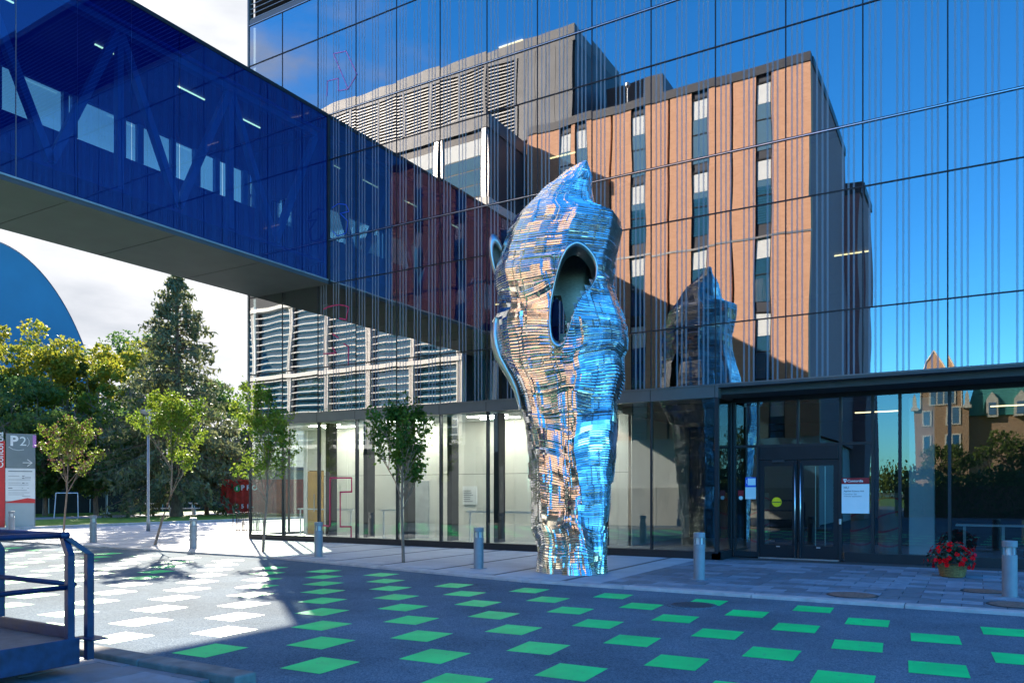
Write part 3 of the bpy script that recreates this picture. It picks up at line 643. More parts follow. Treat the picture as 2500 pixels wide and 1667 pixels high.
# louvred roof storey
PH = MB().box(-46,-20.2,-27,-20.55,23.0,28.3).build('roof_storey','louvre_back',BK)
MB().box(-46,-20.15,-27,-20.48,28.3,29.1).build('parapet','zinc',PH)
for x in np.arange(-24.0,-20.3,.62): MB().box(x,x+.60,-20.55,-20.46+random.uniform(-.005,.005),23.0,28.3).build('metal_panel','zinc',PH)
for y in np.arange(-26.9,-20.6,.9): MB().box(-20.2,-20.16,y,y+.88,23.0,28.3).build('metal_panel','zinc_dark',PH)
lx = [-24.15,-26.27,-28.33,-30.57,-32.91,-34.94,-37.4,-39.6,-42,-44.4]
for a, b in zip(lx, lx[1:]):
    w = a-b-.18; sm = MB().box(-w/2,w/2,0,.12,0,.07).mesh('louvre_slat'); 
    MB().box(a-.09,a+.09,-20.55,-20.40,23.0,28.3).build('louvre_post','zinc',PH)
    for k in range(24): wpart('louvre_slat', sm, 'louvre', PH, ((a+b)/2,-20.54,23.15+k*.213))
MB().box(-19.5,-16.0,-26.5,-23.2,23.0,26.3).build('plant_room','zinc_dark',BK)
MB().tube([(-16.9,-20.4,23.0),(-16.95,-20.4,24.6)],.04,8).build('vent_pipe','galv',BK); MB().lathe([(.05,24.5),(.16,24.6),(.16,24.75),(.03,24.85)],12,-16.95,-20.4).build('vent_cap','galv',BK)
# projecting bay and sun-screened wing
BAY = MB().box(-45,-22.7,-19.2,-14.95,17.1,22.0).build('bay','zinc_dark',BK)
MB().box(-45,-22.62,-19.2,-14.8,21.35,22.1).build('bay_parapet','zinc',BAY); MB().box(-45,-22.65,-19.2,-14.82,16.9,17.6).build('bay_sill','fin',BAY)
for a, b in ((-25.73,-23.05),(-28.9,-26.15),(-32.1,-29.3)):
    g = MB().box(a,b,-14.96,-14.93,17.7,20.9).build('bay_window','frame_metal',BAY)
    for z0, z1, mt in ((19.95,20.85,'blind'),(19.25,19.9,'glass_window'),(18.42,19.18,'glass_window'),(17.75,18.35,'glass_window')): MB().quad((b-.05,-14.92,z0),(a+.05,-14.92,z0),(a+.05,-14.92,z1),(b-.05,-14.92,z1)).build('pane',mt,BAY)
for x in (-22.85,-25.95,-29.1): MB().box(x-.17,x+.13,-14.94,-14.84,17.6,21.4).build('bay_post','alu',BAY)
SW = MB().box(-60,-24.4,-19.5,-15.2,0,16.8).build('screened_wing','slate',BK)
gl_ = 0
for k in range(11):
    xb = -24.3-3.3*k; xa = xb-3.3
    for z0, z1 in ((4.7,9.0),(9.3,13.5)):
        MB().quad((xb-.1,-15.17,z0),(xa+.25,-15.17,z0),(xa+.25,-15.17,z1),(xb-.1,-15.17,z1)).build('curtain_glass','glass_window',SW)
        for q in range(3): xx = xa+.5+random.uniform(0,2.4); MB().box(xx,xx+random.uniform(.25,.6),-15.19,-15.175,z0,z1).build('curtain_panel','blind',SW)
    for dx in (0,.14,.28): MB().box(xb-.06-dx,xb-.0-dx,-15.16,-14.80-.03*(dx>0),4.4,13.9).build('fin_post','fin',SW)
    if k < 8:
        fm = MB().box(-1.49,1.49,-.03,.16,0,.055).mesh('sun_fin')
        for z in list(np.arange(4.95,8.9,.435))+list(np.arange(9.6,13.4,.435)): wpart('sun_fin', fm, 'fin', SW, ((xa+xb)/2-.14,-15.02,z))
for z in (4.55,9.15,13.6): MB().box(-60,-24.28,-15.15,-14.74,z-.12,z+.12).build('fin_band','fin',SW)
MB().box(-24.4,-22.65,-19.2,-16.4,0,17.0).build('link_wall','slate',BK)
MB().box(-23.9,-23.0,-16.38,-16.35,4,15).build('link_window','glass_window',BK)
# ------------------------------------------------------------------ old gabled building far behind (seen mirrored)
OH = thing('gabled_brick_hall','old brown brick hall with a curved gable, mirrored at the far right','building',(-4.5,-150,0))
def R(p):                                     # measured at Y=60 in the mirror, true distance taken from a 9 m wide gable
    k = (144+DCAM)/(60+DCAM); return (p[0]*k, -144., (p[1]-H)*k+H)
gpts = [(-5.4,2),(-1.0,2),(-1.0,9.4),(-1.55,9.5),(-1.6,11.8),(-2.0,12.4),(-2.35,13.2),(-2.75,13.9),(-3.1,14.45),(-3.5,13.9),(-3.95,13.3),(-4.2,12.4),(-4.75,11.8),(-4.8,9.6),(-5.45,9.5)]
def slabp(pts, d0, d1, nm, mat, par):
    m = MB(); n = len(pts); q = [R(p) for p in pts]; m.v = [(x,y+d0,z) for x,y,z in q]+[(x,y+d1,z) for x,y,z in q]
    m.f = [list(range(n))[::-1], list(range(n,2*n))]+[[i,(i+1)%n,n+(i+1)%n,n+i] for i in range(n)]; return m.build(nm,mat,par)
slabp(gpts, -14, 0, 'gable_wall', 'brick_old', OH)
for a, b in zip(gpts[3:], gpts[4:-1]):
    pa, pb = Vector(R(a)), Vector(R(b)); MB().tube([pa+Vector((0,.05,0)),pb+Vector((0,.05,0))],.16,6).build('stone_coping','stone',OH)
for x0, x1, z0, z1, nm in ((-3.95,-2.15,9.95,11.3,'triple'),(-4.6,-3.9,8.05,9.3,'s'),(-2.4,-1.75,8.05,9.5,'s'),(-4.6,-3.9,5.6,7.0,'s'),(-2.4,-1.75,5.6,7.0,'s')):
    w = slabp([(x0-.1,z0-.12),(x1+.1,z0-.12),(x1+.1,z1+.12),(x0-.1,z1+.12)], .0, .18, 'window', 'stone', OH)
    n = 3 if nm == 'triple' else 1; dx = (x1-x0)/n
    for k in range(n): slabp([(x0+k*dx+.06,z0),(x0+(k+1)*dx-.06,z0),(x0+(k+1)*dx-.06,z1),(x0+k*dx+.06,z1)], .181, .2, 'pane', 'glass_window', w)
for x in (-5.35,-1.15):
    slabp([(x-.35,9.4),(x+.35,9.4),(x+.35,9.7),(x-.35,9.7)], -.2,.6,'cornice','stone',OH); slabp([(x-.22,9.7),(x+.22,9.7),(x+.15,10.6),(x,11.0),(x-.15,10.6)], -.1,.3,'pinnacle','stone',OH)
slabp([(-1.0,2),(9,2),(9,8.8),(-1.0,8.8)], -12,-3,'wing_wall','brick_old',OH)
slabp([(-1.3,8.8),(9.3,8.8),(8.3,11.3),(-.6,11.3)], -11,-2.6,'roof','copper',OH)
for x in (.9,3.2,5.5):
    d = slabp([(x-.5,8.6),(x+.5,8.6),(x+.5,10.2),(x,10.9),(x-.5,10.2)], -4,-1.6,'dormer','stone',OH); slabp([(x-.3,8.8),(x+.3,8.8),(x+.3,9.9),(x-.3,9.9)], -1.6,-1.5,'pane','glass_window',d)
# ------------------------------------------------------------------ the silver sculpture: stacked polished strips, hollow, with smooth-rimmed openings
SCP = thing('silver_sculpture','tall twisted sculpture of stacked mirror-steel strips with an oval opening, standing on the walk','sculpture',(-7.9,-4.85,0))
Z0 = 17.45                                     # camera distance of its axis, from its foot on the walk
def s_h(y): return (1397-y)/FPX*Z0
def s_u(x): return (x-1250)/FPX*Z0
Lpts = [(1313,1397),(1314,1335),(1309,1312),(1298,1278),(1298,1232),(1296,1175),(1292,1117),(1284,1071),(1281,1053),(1276,1023),(1270,995),(1266,968),(1253,936),(1235,901),(1214,869),(1203,830),(1203,791),(1211,773),(1217,750),(1214,722),(1207,690),(1203,665),(1216,620),(1232,575),(1255,530),(1281,502),(1312,469),(1350,441),(1383,412),(1416,394),(1427,388)]
Rpts = [(1486,1397),(1484,1358),(1486,1290),(1491,1267),(1495,1239),(1500,1198),(1503,1133),(1508,1060),(1511,1007),(1506,968),(1515,950),(1526,927),(1522,885),(1537,862),(1538,835),(1534,800),(1524,766),(1511,736),(1500,700),(1499,677),(1502,641),(1510,606),(1519,559),(1517,535),(1494,526),(1463,512),(1454,500),(1448,464),(1448,423),(1438,394),(1434,388)]
def interp(pts, h):
    hs_ = [s_h(p[1]) for p in pts]; us = [s_u(p[0]) for p in pts]; return np.interp(h, hs_, us)
HT = s_h(388)
NL, NS = 205, 168
rg = np.random.default_rng(21)
def vnoise(a, b, seed):                        # smooth value noise, periodic in a (0..1)
    r = np.random.default_rng(seed); G = r.uniform(-1,1,(64,64)); 
    def f(u, v, su, sv):
        u = u*su; v = v*sv; i, j = int(math.floor(u)), int(math.floor(v)); fu, fv = u-i, v-j; fu = fu*fu*(3-2*fu); fv = fv*fv*(3-2*fv)
        g = lambda p, q: G[(p % su) % 64, q % 64]
        return (g(i,j)*(1-fu)+g(i+1,j)*fu)*(1-fv)+(g(i,j+1)*(1-fu)+g(i+1,j+1)*fu)*fv
    return f
vn = vnoise(0,0,5); vn2 = vnoise(0,0,9); vn3 = vnoise(0,0,14)
def block(u, v, su, sv, seed):
    i, j = int(u*su) % su, int(v*sv); x = math.sin(i*127.1+j*311.7+seed*74.7)*43758.5453; return (x-math.floor(x))*2-1
def plan(s, h):                                # s 0..1 round the section -> (u,v); v<0 faces the camera
    L_, R_ = interp(Lpts, h), interp(Rpts, h); c, w = (L_+R_)/2, max((R_-L_)/2,.03); t = h/HT
    rid = np.interp(t, [0,.12,.3,.55,.8,1], [.42,.2,.0,.25,.1,.3])
    dp = (.62*w+.22)*(1 if t < .93 else max(.35,(1-t)/.07)); dp = min(dp, w*1.15)
    P = [(-1,.05),(-.80,-.48),(-.30+rid*.3,-.86),(rid,-1.0),(.78,-.62),(1,.05),(.72,.72),(0,.95),(-.7,.75)]
    n = len(P); q = s*n; i = int(q) % n; f = q-int(q); a, b = P[i], P[(i+1) % n]
    e = .5-.5*math.cos(math.pi*f); f = .85*f+.15*e
    u, v = a[0]+(b[0]-a[0])*f, a[1]+(b[1]-a[1])*f
    bul = 1+.008*math.sin(math.pi*f)
    return c+u*w*(bul if abs(u) < .95 else 1), v*dp*bul+.1
hole = [(1399,624),(1416,629),(1431,641),(1442,655),(1448,672),(1446,700),(1434,722),(1414,748),(1398,775),(1386,805),(1378,834),(1370,854),(1360,861),(1349,856),(1341,842),(1338,815),(1338,785),(1341,755),(1347,725),(1354,695),(1364,663),(1378,637)]
hole = [(s_u(x), s_h(y)) for x, y in hole]
bhole = [(s_u(x), s_h(y)) for x, y in ((1338,735),(1362,700),(1385,715),(1392,775),(1378,840),(1352,858),(1336,810))]
def inside(p, poly):
    x, y = p; r = False; j = len(poly)-1
    for i in range(len(poly)):
        xi, yi = poly[i]; xj, yj = poly[j]
        if (yi > y) != (yj > y) and x < (xj-xi)*(y-yi)/(yj-yi)+xi: r = not r
        j = i
    return r
OR = Vector((0,-DCAM,0)) + Vector((-sn,cs,0))*Z0
RT = Vector((cs,sn,0)); FW = Vector((-sn,cs,0))
def world(u, v, h): return OR + RT*u + FW*v + Vector((0,0,h))
edges_h = [0.]
while edges_h[-1] < HT: edges_h.append(edges_h[-1]+HT/NL*rg.uniform(.82,1.2))
m = MB(); inner = MB(); ring_prev = None; hm = MB()
def emitring(h, off, k, tiltz):
    out = []
    for i in range(NS):
        s = (i+.5*0)/NS; u, v = plan(s, h); cu, cv = plan((s+.5) % 1, h); cx_, cy_ = (u+cu)/2, (v+cv)/2
        d = math.hypot(u-cx_, v-cy_) or 1; dx, dy = (u-cx_)/d, (v-cy_)/d
        t = h/HT; amp = min(1, d/.5)
        lump = .035*vn(s,t,9,9)+.03*vn2(s,t,18,24)*(1.3-t)
        step = .018*block(s,t,12,17,1)+.006*block(s,t,30,60,2)
        if t < .75: lump += .045*block(s,t,7,9,4)+.02*block(s,t,13,23,6)
        zz = h + (.15*vn3(s,t,7,12)+.06*vn(s,t*1.7,11,9))*min(1,h/.5)*min(1,(HT-h)/.5)*(1 if t < .68 else .35)
        o_ = (lump+step)*amp*min(1,.35+min(1,abs(dy)+.15)) + off*amp
        out.append((u+dx*o_, v+dy*o_, max(0.,zz)))
    return out
rings = []; 
for k in range(len(edges_h)-1):
    ha, hb = edges_h[k], min(edges_h[k+1], HT); g = .008
    rings.append((ha+g, emitring((ha+hb)/2, .0, k, 0), hb-g, k))
def dh(ring, z_off): return [(u,v,h+z_off) for u,v,h in ring]
V = []; Fs = []
for ha, ring, hb, k in rings:
    th = (hb-ha)/2
    b = len(V)
    tl = [.004+.010*(block(i/NS,k/NL,26,70,8)*.5+.5)+.006*block(i/NS,k/NL,9,14,3) for i in range(NS)]
    top = []; bot = []; gr = []
    for i,(u,v,h) in enumerate(ring):
        cu, cv = plan(((i/NS)+.5)%1, min(h,HT)); d = math.hypot(u-cu,v-cv) or 1; dx, dy = (u-cu)/d, (v-cv)/d
        bot.append((u+dx*tl[i]*.5,v+dy*tl[i]*.5,max(0,h-th))); top.append((u-dx*tl[i]*.5,v-dy*tl[i]*.5,max(0,h+th))); gr.append((u-dx*.028,v-dy*.028,max(0,h+th)))
    V += [tuple(world(*p)) for p in bot]+[tuple(world(*p)) for p in top]+[tuple(world(*p)) for p in gr]
    for i in range(NS):
        j = (i+1) % NS; mid = ((ring[i][0]+ring[j][0])/2, (ring[i][2]+ring[j][2])/2)
        fr = (i+.5)/NS
        if fr < .62 and inside(mid, hole) and fr > .08: continue
        if fr > .62 and inside(mid, bhole): continue
        Fs.append([b+i,b+j,b+NS+j,b+NS+i]); Fs.append([b+NS+i,b+NS+j,b+2*NS+j,b+2*NS+i])
        nb_ = b+3*NS
        if k < len(rings)-1: Fs.append([b+2*NS+i,b+2*NS+j,nb_+j,nb_+i])
me = bpy.data.meshes.new('strip_shell'); me.from_pydata(V,[],Fs); obj('strip_shell', me, 'mirror_steel', SCP)
# inner shell
hcx = sum(p[0] for p in hole)/len(hole); hcy = sum(p[1] for p in hole)/len(hole); hole_big = [(hcx+(a-hcx)*1.45,hcy+(b-hcy)*1.25) for a,b in hole]
iv = []; ifc = []; hsn = np.linspace(.3,HT-.35,60)
for h in hsn:
    for i in range(48):
        u, v = plan(i/48,h); cu, cv = plan((i/48+.5)%1,h); c0, c1 = (u+cu)/2,(v+cv)/2; d = math.hypot(u-c0,v-c1) or 1; k_ = max(.25,1-.17/d)
        iv.append(tuple(world(c0+(u-c0)*k_, c1+(v-c1)*k_, h)))
for a in range(59):
    for i in range(48):
        j = (i+1)%48; u0, v0 = plan((i+.5)/48, hsn[a]); 
        if (i+.5)/48 < .62 and (i+.5)/48 > .03 and inside((u0,hsn[a]), hole_big): continue
        if (i+.5)/48 > .62 and inside((u0,hsn[a]), bhole): continue
        ifc.append([a*48+i,(a+1)*48+i,(a+1)*48+j,a*48+j])
me = bpy.data.meshes.new('inner_shell'); me.from_pydata(iv,[],ifc); obj('inner_shell', me, 'inner_steel', SCP, smooth=True)
# smooth rims
def front_v(u, h):
    best = None
    for i in range(9, 94):
        a = plan(i/NS,h); b = plan((i+1)/NS,h)
        if (a[0]-u)*(b[0]-u) <= 0 and a[0] != b[0]:
            v = a[1]+(b[1]-a[1])*(u-a[0])/(b[0]-a[0]); best = v if best is None else min(best,v)
    return best if best is not None else 0
def rim(poly, depth, grow, name):
    P = np.array(poly); P = np.concatenate([P,P[:1]]); Q = []
    for a, b in zip(P,P[1:]):
        for f in (0,.25,.5,.75): Q.append(a*(1-f)+b*f)
    Q = np.array(Q); 
    for _ in range(2): Q = (np.roll(Q,1,0)+2*Q+np.roll(Q,-1,0))/4
    c = Q.mean(0); n = len(Q); mm = MB(); prof = [(1.05*grow,.06),(1.05*grow,-.035),(1.0,-.045),(.96,.05),(.91,depth*.6),(.905,depth)]
    vf = [front_v(q[0],q[1]) for q in Q]; vf = np.array(vf)
    for _ in range(10): vf = (np.roll(vf,1)+2*vf+np.roll(vf,-1))/4
    for s_, dv in prof:
        for q, v in zip(Q,vf): p = c+(q-c)*s_; mm.v.append(tuple(world(p[0],v+dv,p[1])))
    for r_ in range(len(prof)-1):
        for i in range(n): j = (i+1)%n; mm.f.append([r_*n+i,r_*n+j,(r_+1)*n+j,(r_+1)*n+i])
    return mm.build(name,'brushed_steel',SCP,smooth=True)
rim(hole, .42, 1.02, 'opening_rim')
# flared rims of the openings on its left flank
def band(cen, wid, name, vv):
    mm = MB(); n = len(cen)
    for i,(x,y) in enumerate(cen):
        u, h = s_u(x), s_h(y); w = wid[i]/FPX*Z0
        mm.v += [tuple(world(u-w, vv+.0+.1, h)), tuple(world(u-w*.2, vv-.12+.1, h)), tuple(world(u+w, vv-.02+.1, h)), tuple(world(u+w, vv+.35+.1, h)), tuple(world(u-w, vv+.35+.1, h))]
    for i in range(n-1):
        for q in range(5): mm.f.append([i*5+q,i*5+(q+1)%5,(i+1)*5+(q+1)%5,(i+1)*5+q])
    mm.f.append([0,1,2,3,4]); mm.f.append([(n-1)*5+q for q in range(5)][::-1])
    return mm.build(name,'brushed_steel',SCP,smooth=True)
band([(1212,774),(1209,791),(1208,815),(1211,840),(1220,869),(1234,895),(1249,922),(1260,948),(1267,975),(1272,997)],[4,8,11,12,12,11,9,7,5,3],'flank_rim',-.06)
# ring at the upper left: a tilted oval hoop with the dark opening inside it
ring = MB(); cxr, cyr = 1215, 624; n = 40
for i in range(n):
    a = 2*math.pi*i/n; ex, ey = 13*math.cos(a)+(-9)*math.sin(a)*.9, 50*math.sin(a)
    for q,(sc2,dv) in enumerate(((1.25,-.02),(1.3,.12),(1.0,.2),(.72,.16),(.78,-.03))):
        ring.v.append(tuple(world(s_u(cxr+ex*sc2*1.25+2), +.1+dv+.22+.006*ex, s_h(cyr-ey*sc2))))
for i in range(n):
    for q in range(5): ring.f.append([i*5+q,i*5+(q+1)%5,((i+1)%n)*5+(q+1)%5,((i+1)%n)*5+q])
ring.build('flank_hoop','brushed_steel',SCP,smooth=True)
bk = MB()
for i in range(n):
    a = 2*math.pi*i/n; ex, ey = 13*math.cos(a)-8.1*math.sin(a), 50*math.sin(a); bk.v.append(tuple(world(s_u(cxr+ex*1.1+2), +.1+.42+.006*ex, s_h(cyr-ey*.85))))
bk.f.append(list(range(n))); bk.build('flank_opening','inner_steel',SCP)
# ------------------------------------------------------------------ bollards
def bollard(loc, lab):
    t = thing('bollard', lab, 'bollard', loc, 0, 'grey light bollards along the walk'); x, y, z = loc
    MB().lathe([(.115,z),(.115,z+.72),(.105,z+.725)],24,x,y).build('body','bollard_grey',t,smooth=False)
    MB().lathe([(.072,z+.725),(.072,z+.86)],16,x,y).build('lamp_glass','lens',t)
    for k in range(4): a = k*math.pi/2+.5; MB().box(x+.095*math.cos(a)-.012,x+.095*math.cos(a)+.012,y+.095*math.sin(a)-.012,y+.095*math.sin(a)+.012,z+.72,z+.865).build('cage_post','bollard_grey',t)
    MB().lathe([(.117,z+.86),(.117,z+.955),(.110,z+.965)],24,x,y).build('cap','bollard_grey',t,bevel=.004)
    MB().box(x-.14,x+.14,y-.14,y+.14,z-.005,z+.012).build('base_plate','bollard_grey',t)
    return t
for x, y, lab in ((28,1302,'grey bollard standing in front of the grey parking sign'),(227.7,1324,'grey bollard left of the leaning young tree, near the railing end'),(472,1337,'grey bollard between the leaning young tree and the bicycle rack'),(777.7,1359,'grey bollard in front of the glass with the pink outline'),(1168.5,1387,'grey bollard just left of the silver sculpture'),(1707,1414,'grey bollard between the sculpture and the entrance doors'),(2465,1457,'large grey bollard at the right edge beside the flower basket')):
    p = gp(x, y); bollard((p.x,p.y,0), lab)
# ------------------------------------------------------------------ flower basket
p = gp(2325,1407); fb = thing('flower_basket','wicker basket of red flowers on the pavers by the glass','flower basket',(p.x,p.y,0))
MB().lathe([(.20,.0),(.22,.03),(.27,.22),(.29,.26),(.25,.26)],20,p.x,p.y).build('basket','basket',fb)
for k in range(7):
    z = .03+k*.035; r = .225+.05*k/6+.008; MB().tube([(p.x+r*math.cos(a),p.y+r*math.sin(a),z) for a in np.linspace(0,6.283,19)],.011,5,False).build('basket_weave','basket',fb)
lf = MB()
for k in range(420):
    a, e, r = random.uniform(0,6.28), random.uniform(-.35,1.45), random.uniform(.12,.42); c = Vector((p.x+r*math.cos(a)*math.cos(e)*1.15,p.y+r*math.sin(a)*math.cos(e)*1.1,.36+r*.95*math.sin(e)))
    d1 = Vector((random.gauss(0,1),random.gauss(0,1),random.gauss(0,1))).normalized()*.05; d2 = d1.orthogonal().normalized()*.03; lf.quad(c-d1,c+d2,c+d1,c-d2)
lf.build('foliage','leaf_dark',fb)
for k in range(70):
    a, e, r = random.uniform(0,6.28), random.uniform(-.5,1.3), random.uniform(.30,.46); c = Vector((p.x+r*math.cos(a)*math.cos(e)*1.2,p.y+r*math.sin(a)*math.cos(e)*1.15,.37+r*.85*math.sin(e)))
    n_ = (c-Vector((p.x,p.y,.3))).normalized(); q1 = n_.orthogonal().normalized(); q2 = n_.cross(q1); f = MB()
    for j in range(5):
        b = 2*math.pi*j/5+random.random(); d = q1*math.cos(b)+q2*math.sin(b); s_ = n_.cross(d); R_ = random.uniform(.045,.07); f.quad(c, c+d*R_*.6+s_*R_*.45+n_*.012, c+d*R_+n_*random.uniform(-.005,.025), c+d*R_*.6-s_*R_*.45+n_*.012)
    f.build('blossom','petal_red' if random.random() < .7 else 'petal_pink',fb)
# ------------------------------------------------------------------ manhole covers and the drain grate
for (x, y, r, lab) in ((2081,1452,.42,'round rust-brown manhole cover in the pavers left of the flower basket'),(2400,1443,.36,'round manhole cover in the pavers behind the right bollard'),(2478,1476,.40,'round manhole cover at the right edge beside the kerb')):
    p = gp(x, y); t = thing('manhole_cover', lab, 'manhole cover', (p.x,p.y,0), 0, 'manhole covers in the pavers')
    MB().lathe([(r,.001),(r,.008),(r-.04,.009)],32,p.x,p.y).build('frame','iron',t); c = MB().lathe([(r-.045,.002),(r-.045,.011)],32,p.x,p.y).build('cover','rust',t)
    for k in range(-3,4):
        w = math.sqrt(max(0,(r-.09)**2-(k*.1)**2)); MB().box(p.x-w,p.x+w,p.y+k*.1-.018,p.y+k*.1+.018,.011,.015).build('cover_rib','rust',c)
p = gp(1690,1478,-.05); dg = thing('drain_grate','round slotted drain grate in the asphalt cutting a green square','drain',(p.x,p.y,-.05))
MB().lathe([(.40,-.049),(.40,-.037),(.36,-.036)],32,p.x,p.y).build('frame','asphalt',dg); MB().lathe([(.355,-.05),(.355,-.040)],32,p.x,p.y).build('pit','ink',dg)
for k in range(-5,6):
    w = math.sqrt(max(0,.33**2-(k*.06)**2)); MB().box(p.x+k*.06-.016,p.x+k*.06+.016,p.y-w,p.y+w,-.045,-.032).build('bar','iron',dg)
# ------------------------------------------------------------------ trees
def leaves_mesh(name, C, size, seed, droop=.0, asp=.55):
    r = np.random.default_rng(seed); n = len(C); C = np.asarray(C)
    d = r.normal(size=(n,3)); d[:,2] -= droop; d /= np.linalg.norm(d,axis=1)[:,None]
    e = np.cross(d, r.normal(size=(n,3))); e /= np.linalg.norm(e,axis=1)[:,None]; s = size*r.uniform(.65,1.3,(n,1)); k = np.cross(d,e)*s*.18
    V = np.stack([C-d*s*.5, C+e*s*asp*.5+k, C+d*s*.5, C-e*s*asp*.5+k],1).reshape(-1,3)
    m = bpy.data.meshes.new(name); m.vertices.add(4*n); m.vertices.foreach_set('co', V.ravel()); m.loops.add(4*n); m.polygons.add(n)
    m.loops.foreach_set('vertex_index', np.arange(4*n)); m.polygons.foreach_set('loop_start', np.arange(0,4*n,4)); m.polygons.foreach_set('loop_total', np.full(n,4)); m.update(); return m
def limb(m, p, d, L_, r, lvl, tips, rnd, up=.25, split=3, spread=.6):
    pts = [p]; q = Vector(p); dd = Vector(d).normalized(); n = 4
    for i in range(n):
        dd = (dd + Vector((rnd.gauss(0,.10),rnd.gauss(0,.10),up*.25))).normalized(); q = q + dd*L_/n; pts.append(q.copy())
    m.tube(pts, [r*(1-.55*i/n) for i in range(n+1)], 6 if lvl > 0 else 8, False)
    if lvl == 0: tips.append(q); tips.append((pts[2]+q)/2); return
    for k in range(split):
        t = rnd.uniform(.45,1); b = pts[min(n,int(t*n))]; a = rnd.uniform(0,6.28); s = dd.orthogonal().normalized(); s = Matrix.Rotation(a,3,dd) @ s
        limb(m, b, dd*(1-spread*.5)+s*spread+Vector((0,0,up)), L_*rnd.uniform(.55,.8), r*.5, lvl-1, tips, rnd, up, split, spread)
    tips.append(q)
def young(px, py, lab, hgt, lean, seed, leaf, ysp=1., nleaf=1500, extra=None):
    g0 = gp(px, py); rnd = random.Random(seed); r = np.random.default_rng(seed)
    t = thing('young_tree', lab, 'tree', (g0.x,g0.y,0), 0, 'young trees along the walk'); m = MB(); tips = []
    c = hgt*.36; top = Vector((g0.x,g0.y,0))+RT*lean
    st = [Vector((g0.x,g0.y,-.02)), Vector((g0.x,g0.y,0))+RT*lean*.45+Vector((0,0,c*.5)), top+Vector((0,0,c))]
    m.tube(st,[.045,.038,.034],10,False)
    ld = [st[-1]+Vector((0,0,0)), top+Vector((.03,.02,hgt*.6)), top+Vector((0,.05,hgt*.97))]; m.tube(ld,[.032,.02,.006],8,False)
    for k in range(17):
        z = c+rnd.uniform(-.06,.5)*hgt; a = rnd.uniform(0,6.28); L_ = rnd.uniform(.55,1.35)*(1-.55*(z-c)/(hgt-c))*ysp
        limb(m, top+Vector((0,0,z)), (math.cos(a)*.6,math.sin(a)*.6,.85), L_*1.1, .014, 1, tips, rnd, .25, 3, .55)
    for k in range(10): tips.append(ld[1]+(ld[2]-ld[1])*rnd.random())
    m.build('trunk','bark_young',t,smooth=True)
    T = np.array([tuple(q) for q in tips]); idx = r.integers(0,len(T),nleaf); C = T[idx]+r.normal(0,.085,(nleaf,3))*np.array([1,1,1.1])
    if extra: 
        k = int(nleaf*.3); tag(obj('purple_leaves', leaves_mesh('leaves', C[:k], .10, seed+1, .3), extra, t), kind='stuff'); C = C[k:]
    obj('crown', leaves_mesh('crown', C, .105, seed, .35, .6), leaf, t); return t
young(155,1302,'young green and purple tree beside the grey parking sign',5.0,.15,3,'leaf_young',1.6,4200,'leaf_purple')
young(378,1330,'young yellow-green tree leaning over the walk in front of the spruce',4.75,.55,11,'leaf_young',1.35,4800)
young(642,1347,'young tree at the sunlit corner of the glass building',4.75,.12,5,'leaf_young',1.2,3400)
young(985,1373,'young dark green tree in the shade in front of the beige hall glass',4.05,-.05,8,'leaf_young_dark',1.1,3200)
def big(loc, lab, hgt, rad, seed, leaf, n=6500, size=.36, group='trees behind the lawn', clear=.2, leaf2=None):
    rnd = random.Random(seed); r = np.random.default_rng(seed); x, y = loc; t = thing('broadleaf_tree', lab, 'tree', (x,y,0), 0, group); m = MB(); tips = []
    c = hgt*clear; rt = hgt*.02; m.tube([(x,y,-.1),(x+rnd.uniform(-.2,.2),y,c*.6),(x,y,c+.3),(x,y,hgt*.75)],[rt*1.3,rt,rt*.85,rt*.3],8,False)
    for k in range(9):
        z = c+(hgt*.55-c)*k/9; a = k*2.4+rnd.random(); limb(m,(x,y,z),(math.cos(a),math.sin(a),.55),rad*rnd.uniform(.65,.95),rt*.5,2,tips,rnd,.2,3,.7)
    m.build('trunk','bark',t,smooth=True)
    K = 46; cl = []
    for k in range(K):
        a = rnd.uniform(0,6.28); zt = rnd.random(); z = c+(hgt-c)*(.06+.9*zt); pr = math.sin(math.pi*min(1,.12+.88*(1-zt)**.85))**.6
        rr = rad*pr*math.sqrt(rnd.uniform(.15,1)); cl.append((x+rr*math.cos(a),y+rr*math.sin(a),z,rad*rnd.uniform(.16,.34)))
    cl = np.array(cl); i = r.integers(0,K,n); d = r.normal(size=(n,3)); d /= np.linalg.norm(d,axis=1)[:,None]; d *= (r.uniform(.35,1.1,(n,1))**.6)
    C = cl[i,:3]+d*cl[i,3:4]*np.array([1,1,.75])
    if leaf2:
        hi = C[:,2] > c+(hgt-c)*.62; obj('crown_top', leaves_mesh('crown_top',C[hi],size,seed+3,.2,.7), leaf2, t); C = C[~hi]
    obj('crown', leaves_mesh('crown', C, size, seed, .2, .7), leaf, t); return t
def at(px, z): v = pz(px,1200,z); return (v.x,v.y)
big(at(-40,60),'dark broadleaf tree at the left edge behind the parking sign',11.5,4.6,31,'leaf_deep')
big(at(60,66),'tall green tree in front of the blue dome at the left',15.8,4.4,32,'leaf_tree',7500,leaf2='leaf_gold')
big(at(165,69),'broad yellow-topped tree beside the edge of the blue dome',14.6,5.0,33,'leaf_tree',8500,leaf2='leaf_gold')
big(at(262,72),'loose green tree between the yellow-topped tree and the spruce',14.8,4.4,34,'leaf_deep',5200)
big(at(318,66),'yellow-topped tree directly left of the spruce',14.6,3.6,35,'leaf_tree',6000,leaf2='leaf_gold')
big(at(345,82),'dark tree rising behind the spruce on its left',18.5,4.2,36,'leaf_deep',5200)
big(at(560,70),'thin dark tree between the spruce and the glass building',11.5,3.8,37,'leaf_deep',4600)
big(at(620,78),'bushy tree behind the corner of the glass building',10.5,4.2,38,'leaf_tree',4600)
big(at(235,58),'low dark tree above the chain fence behind the young trees',8.0,4.2,39,'leaf_deep',5200,clear=.22)
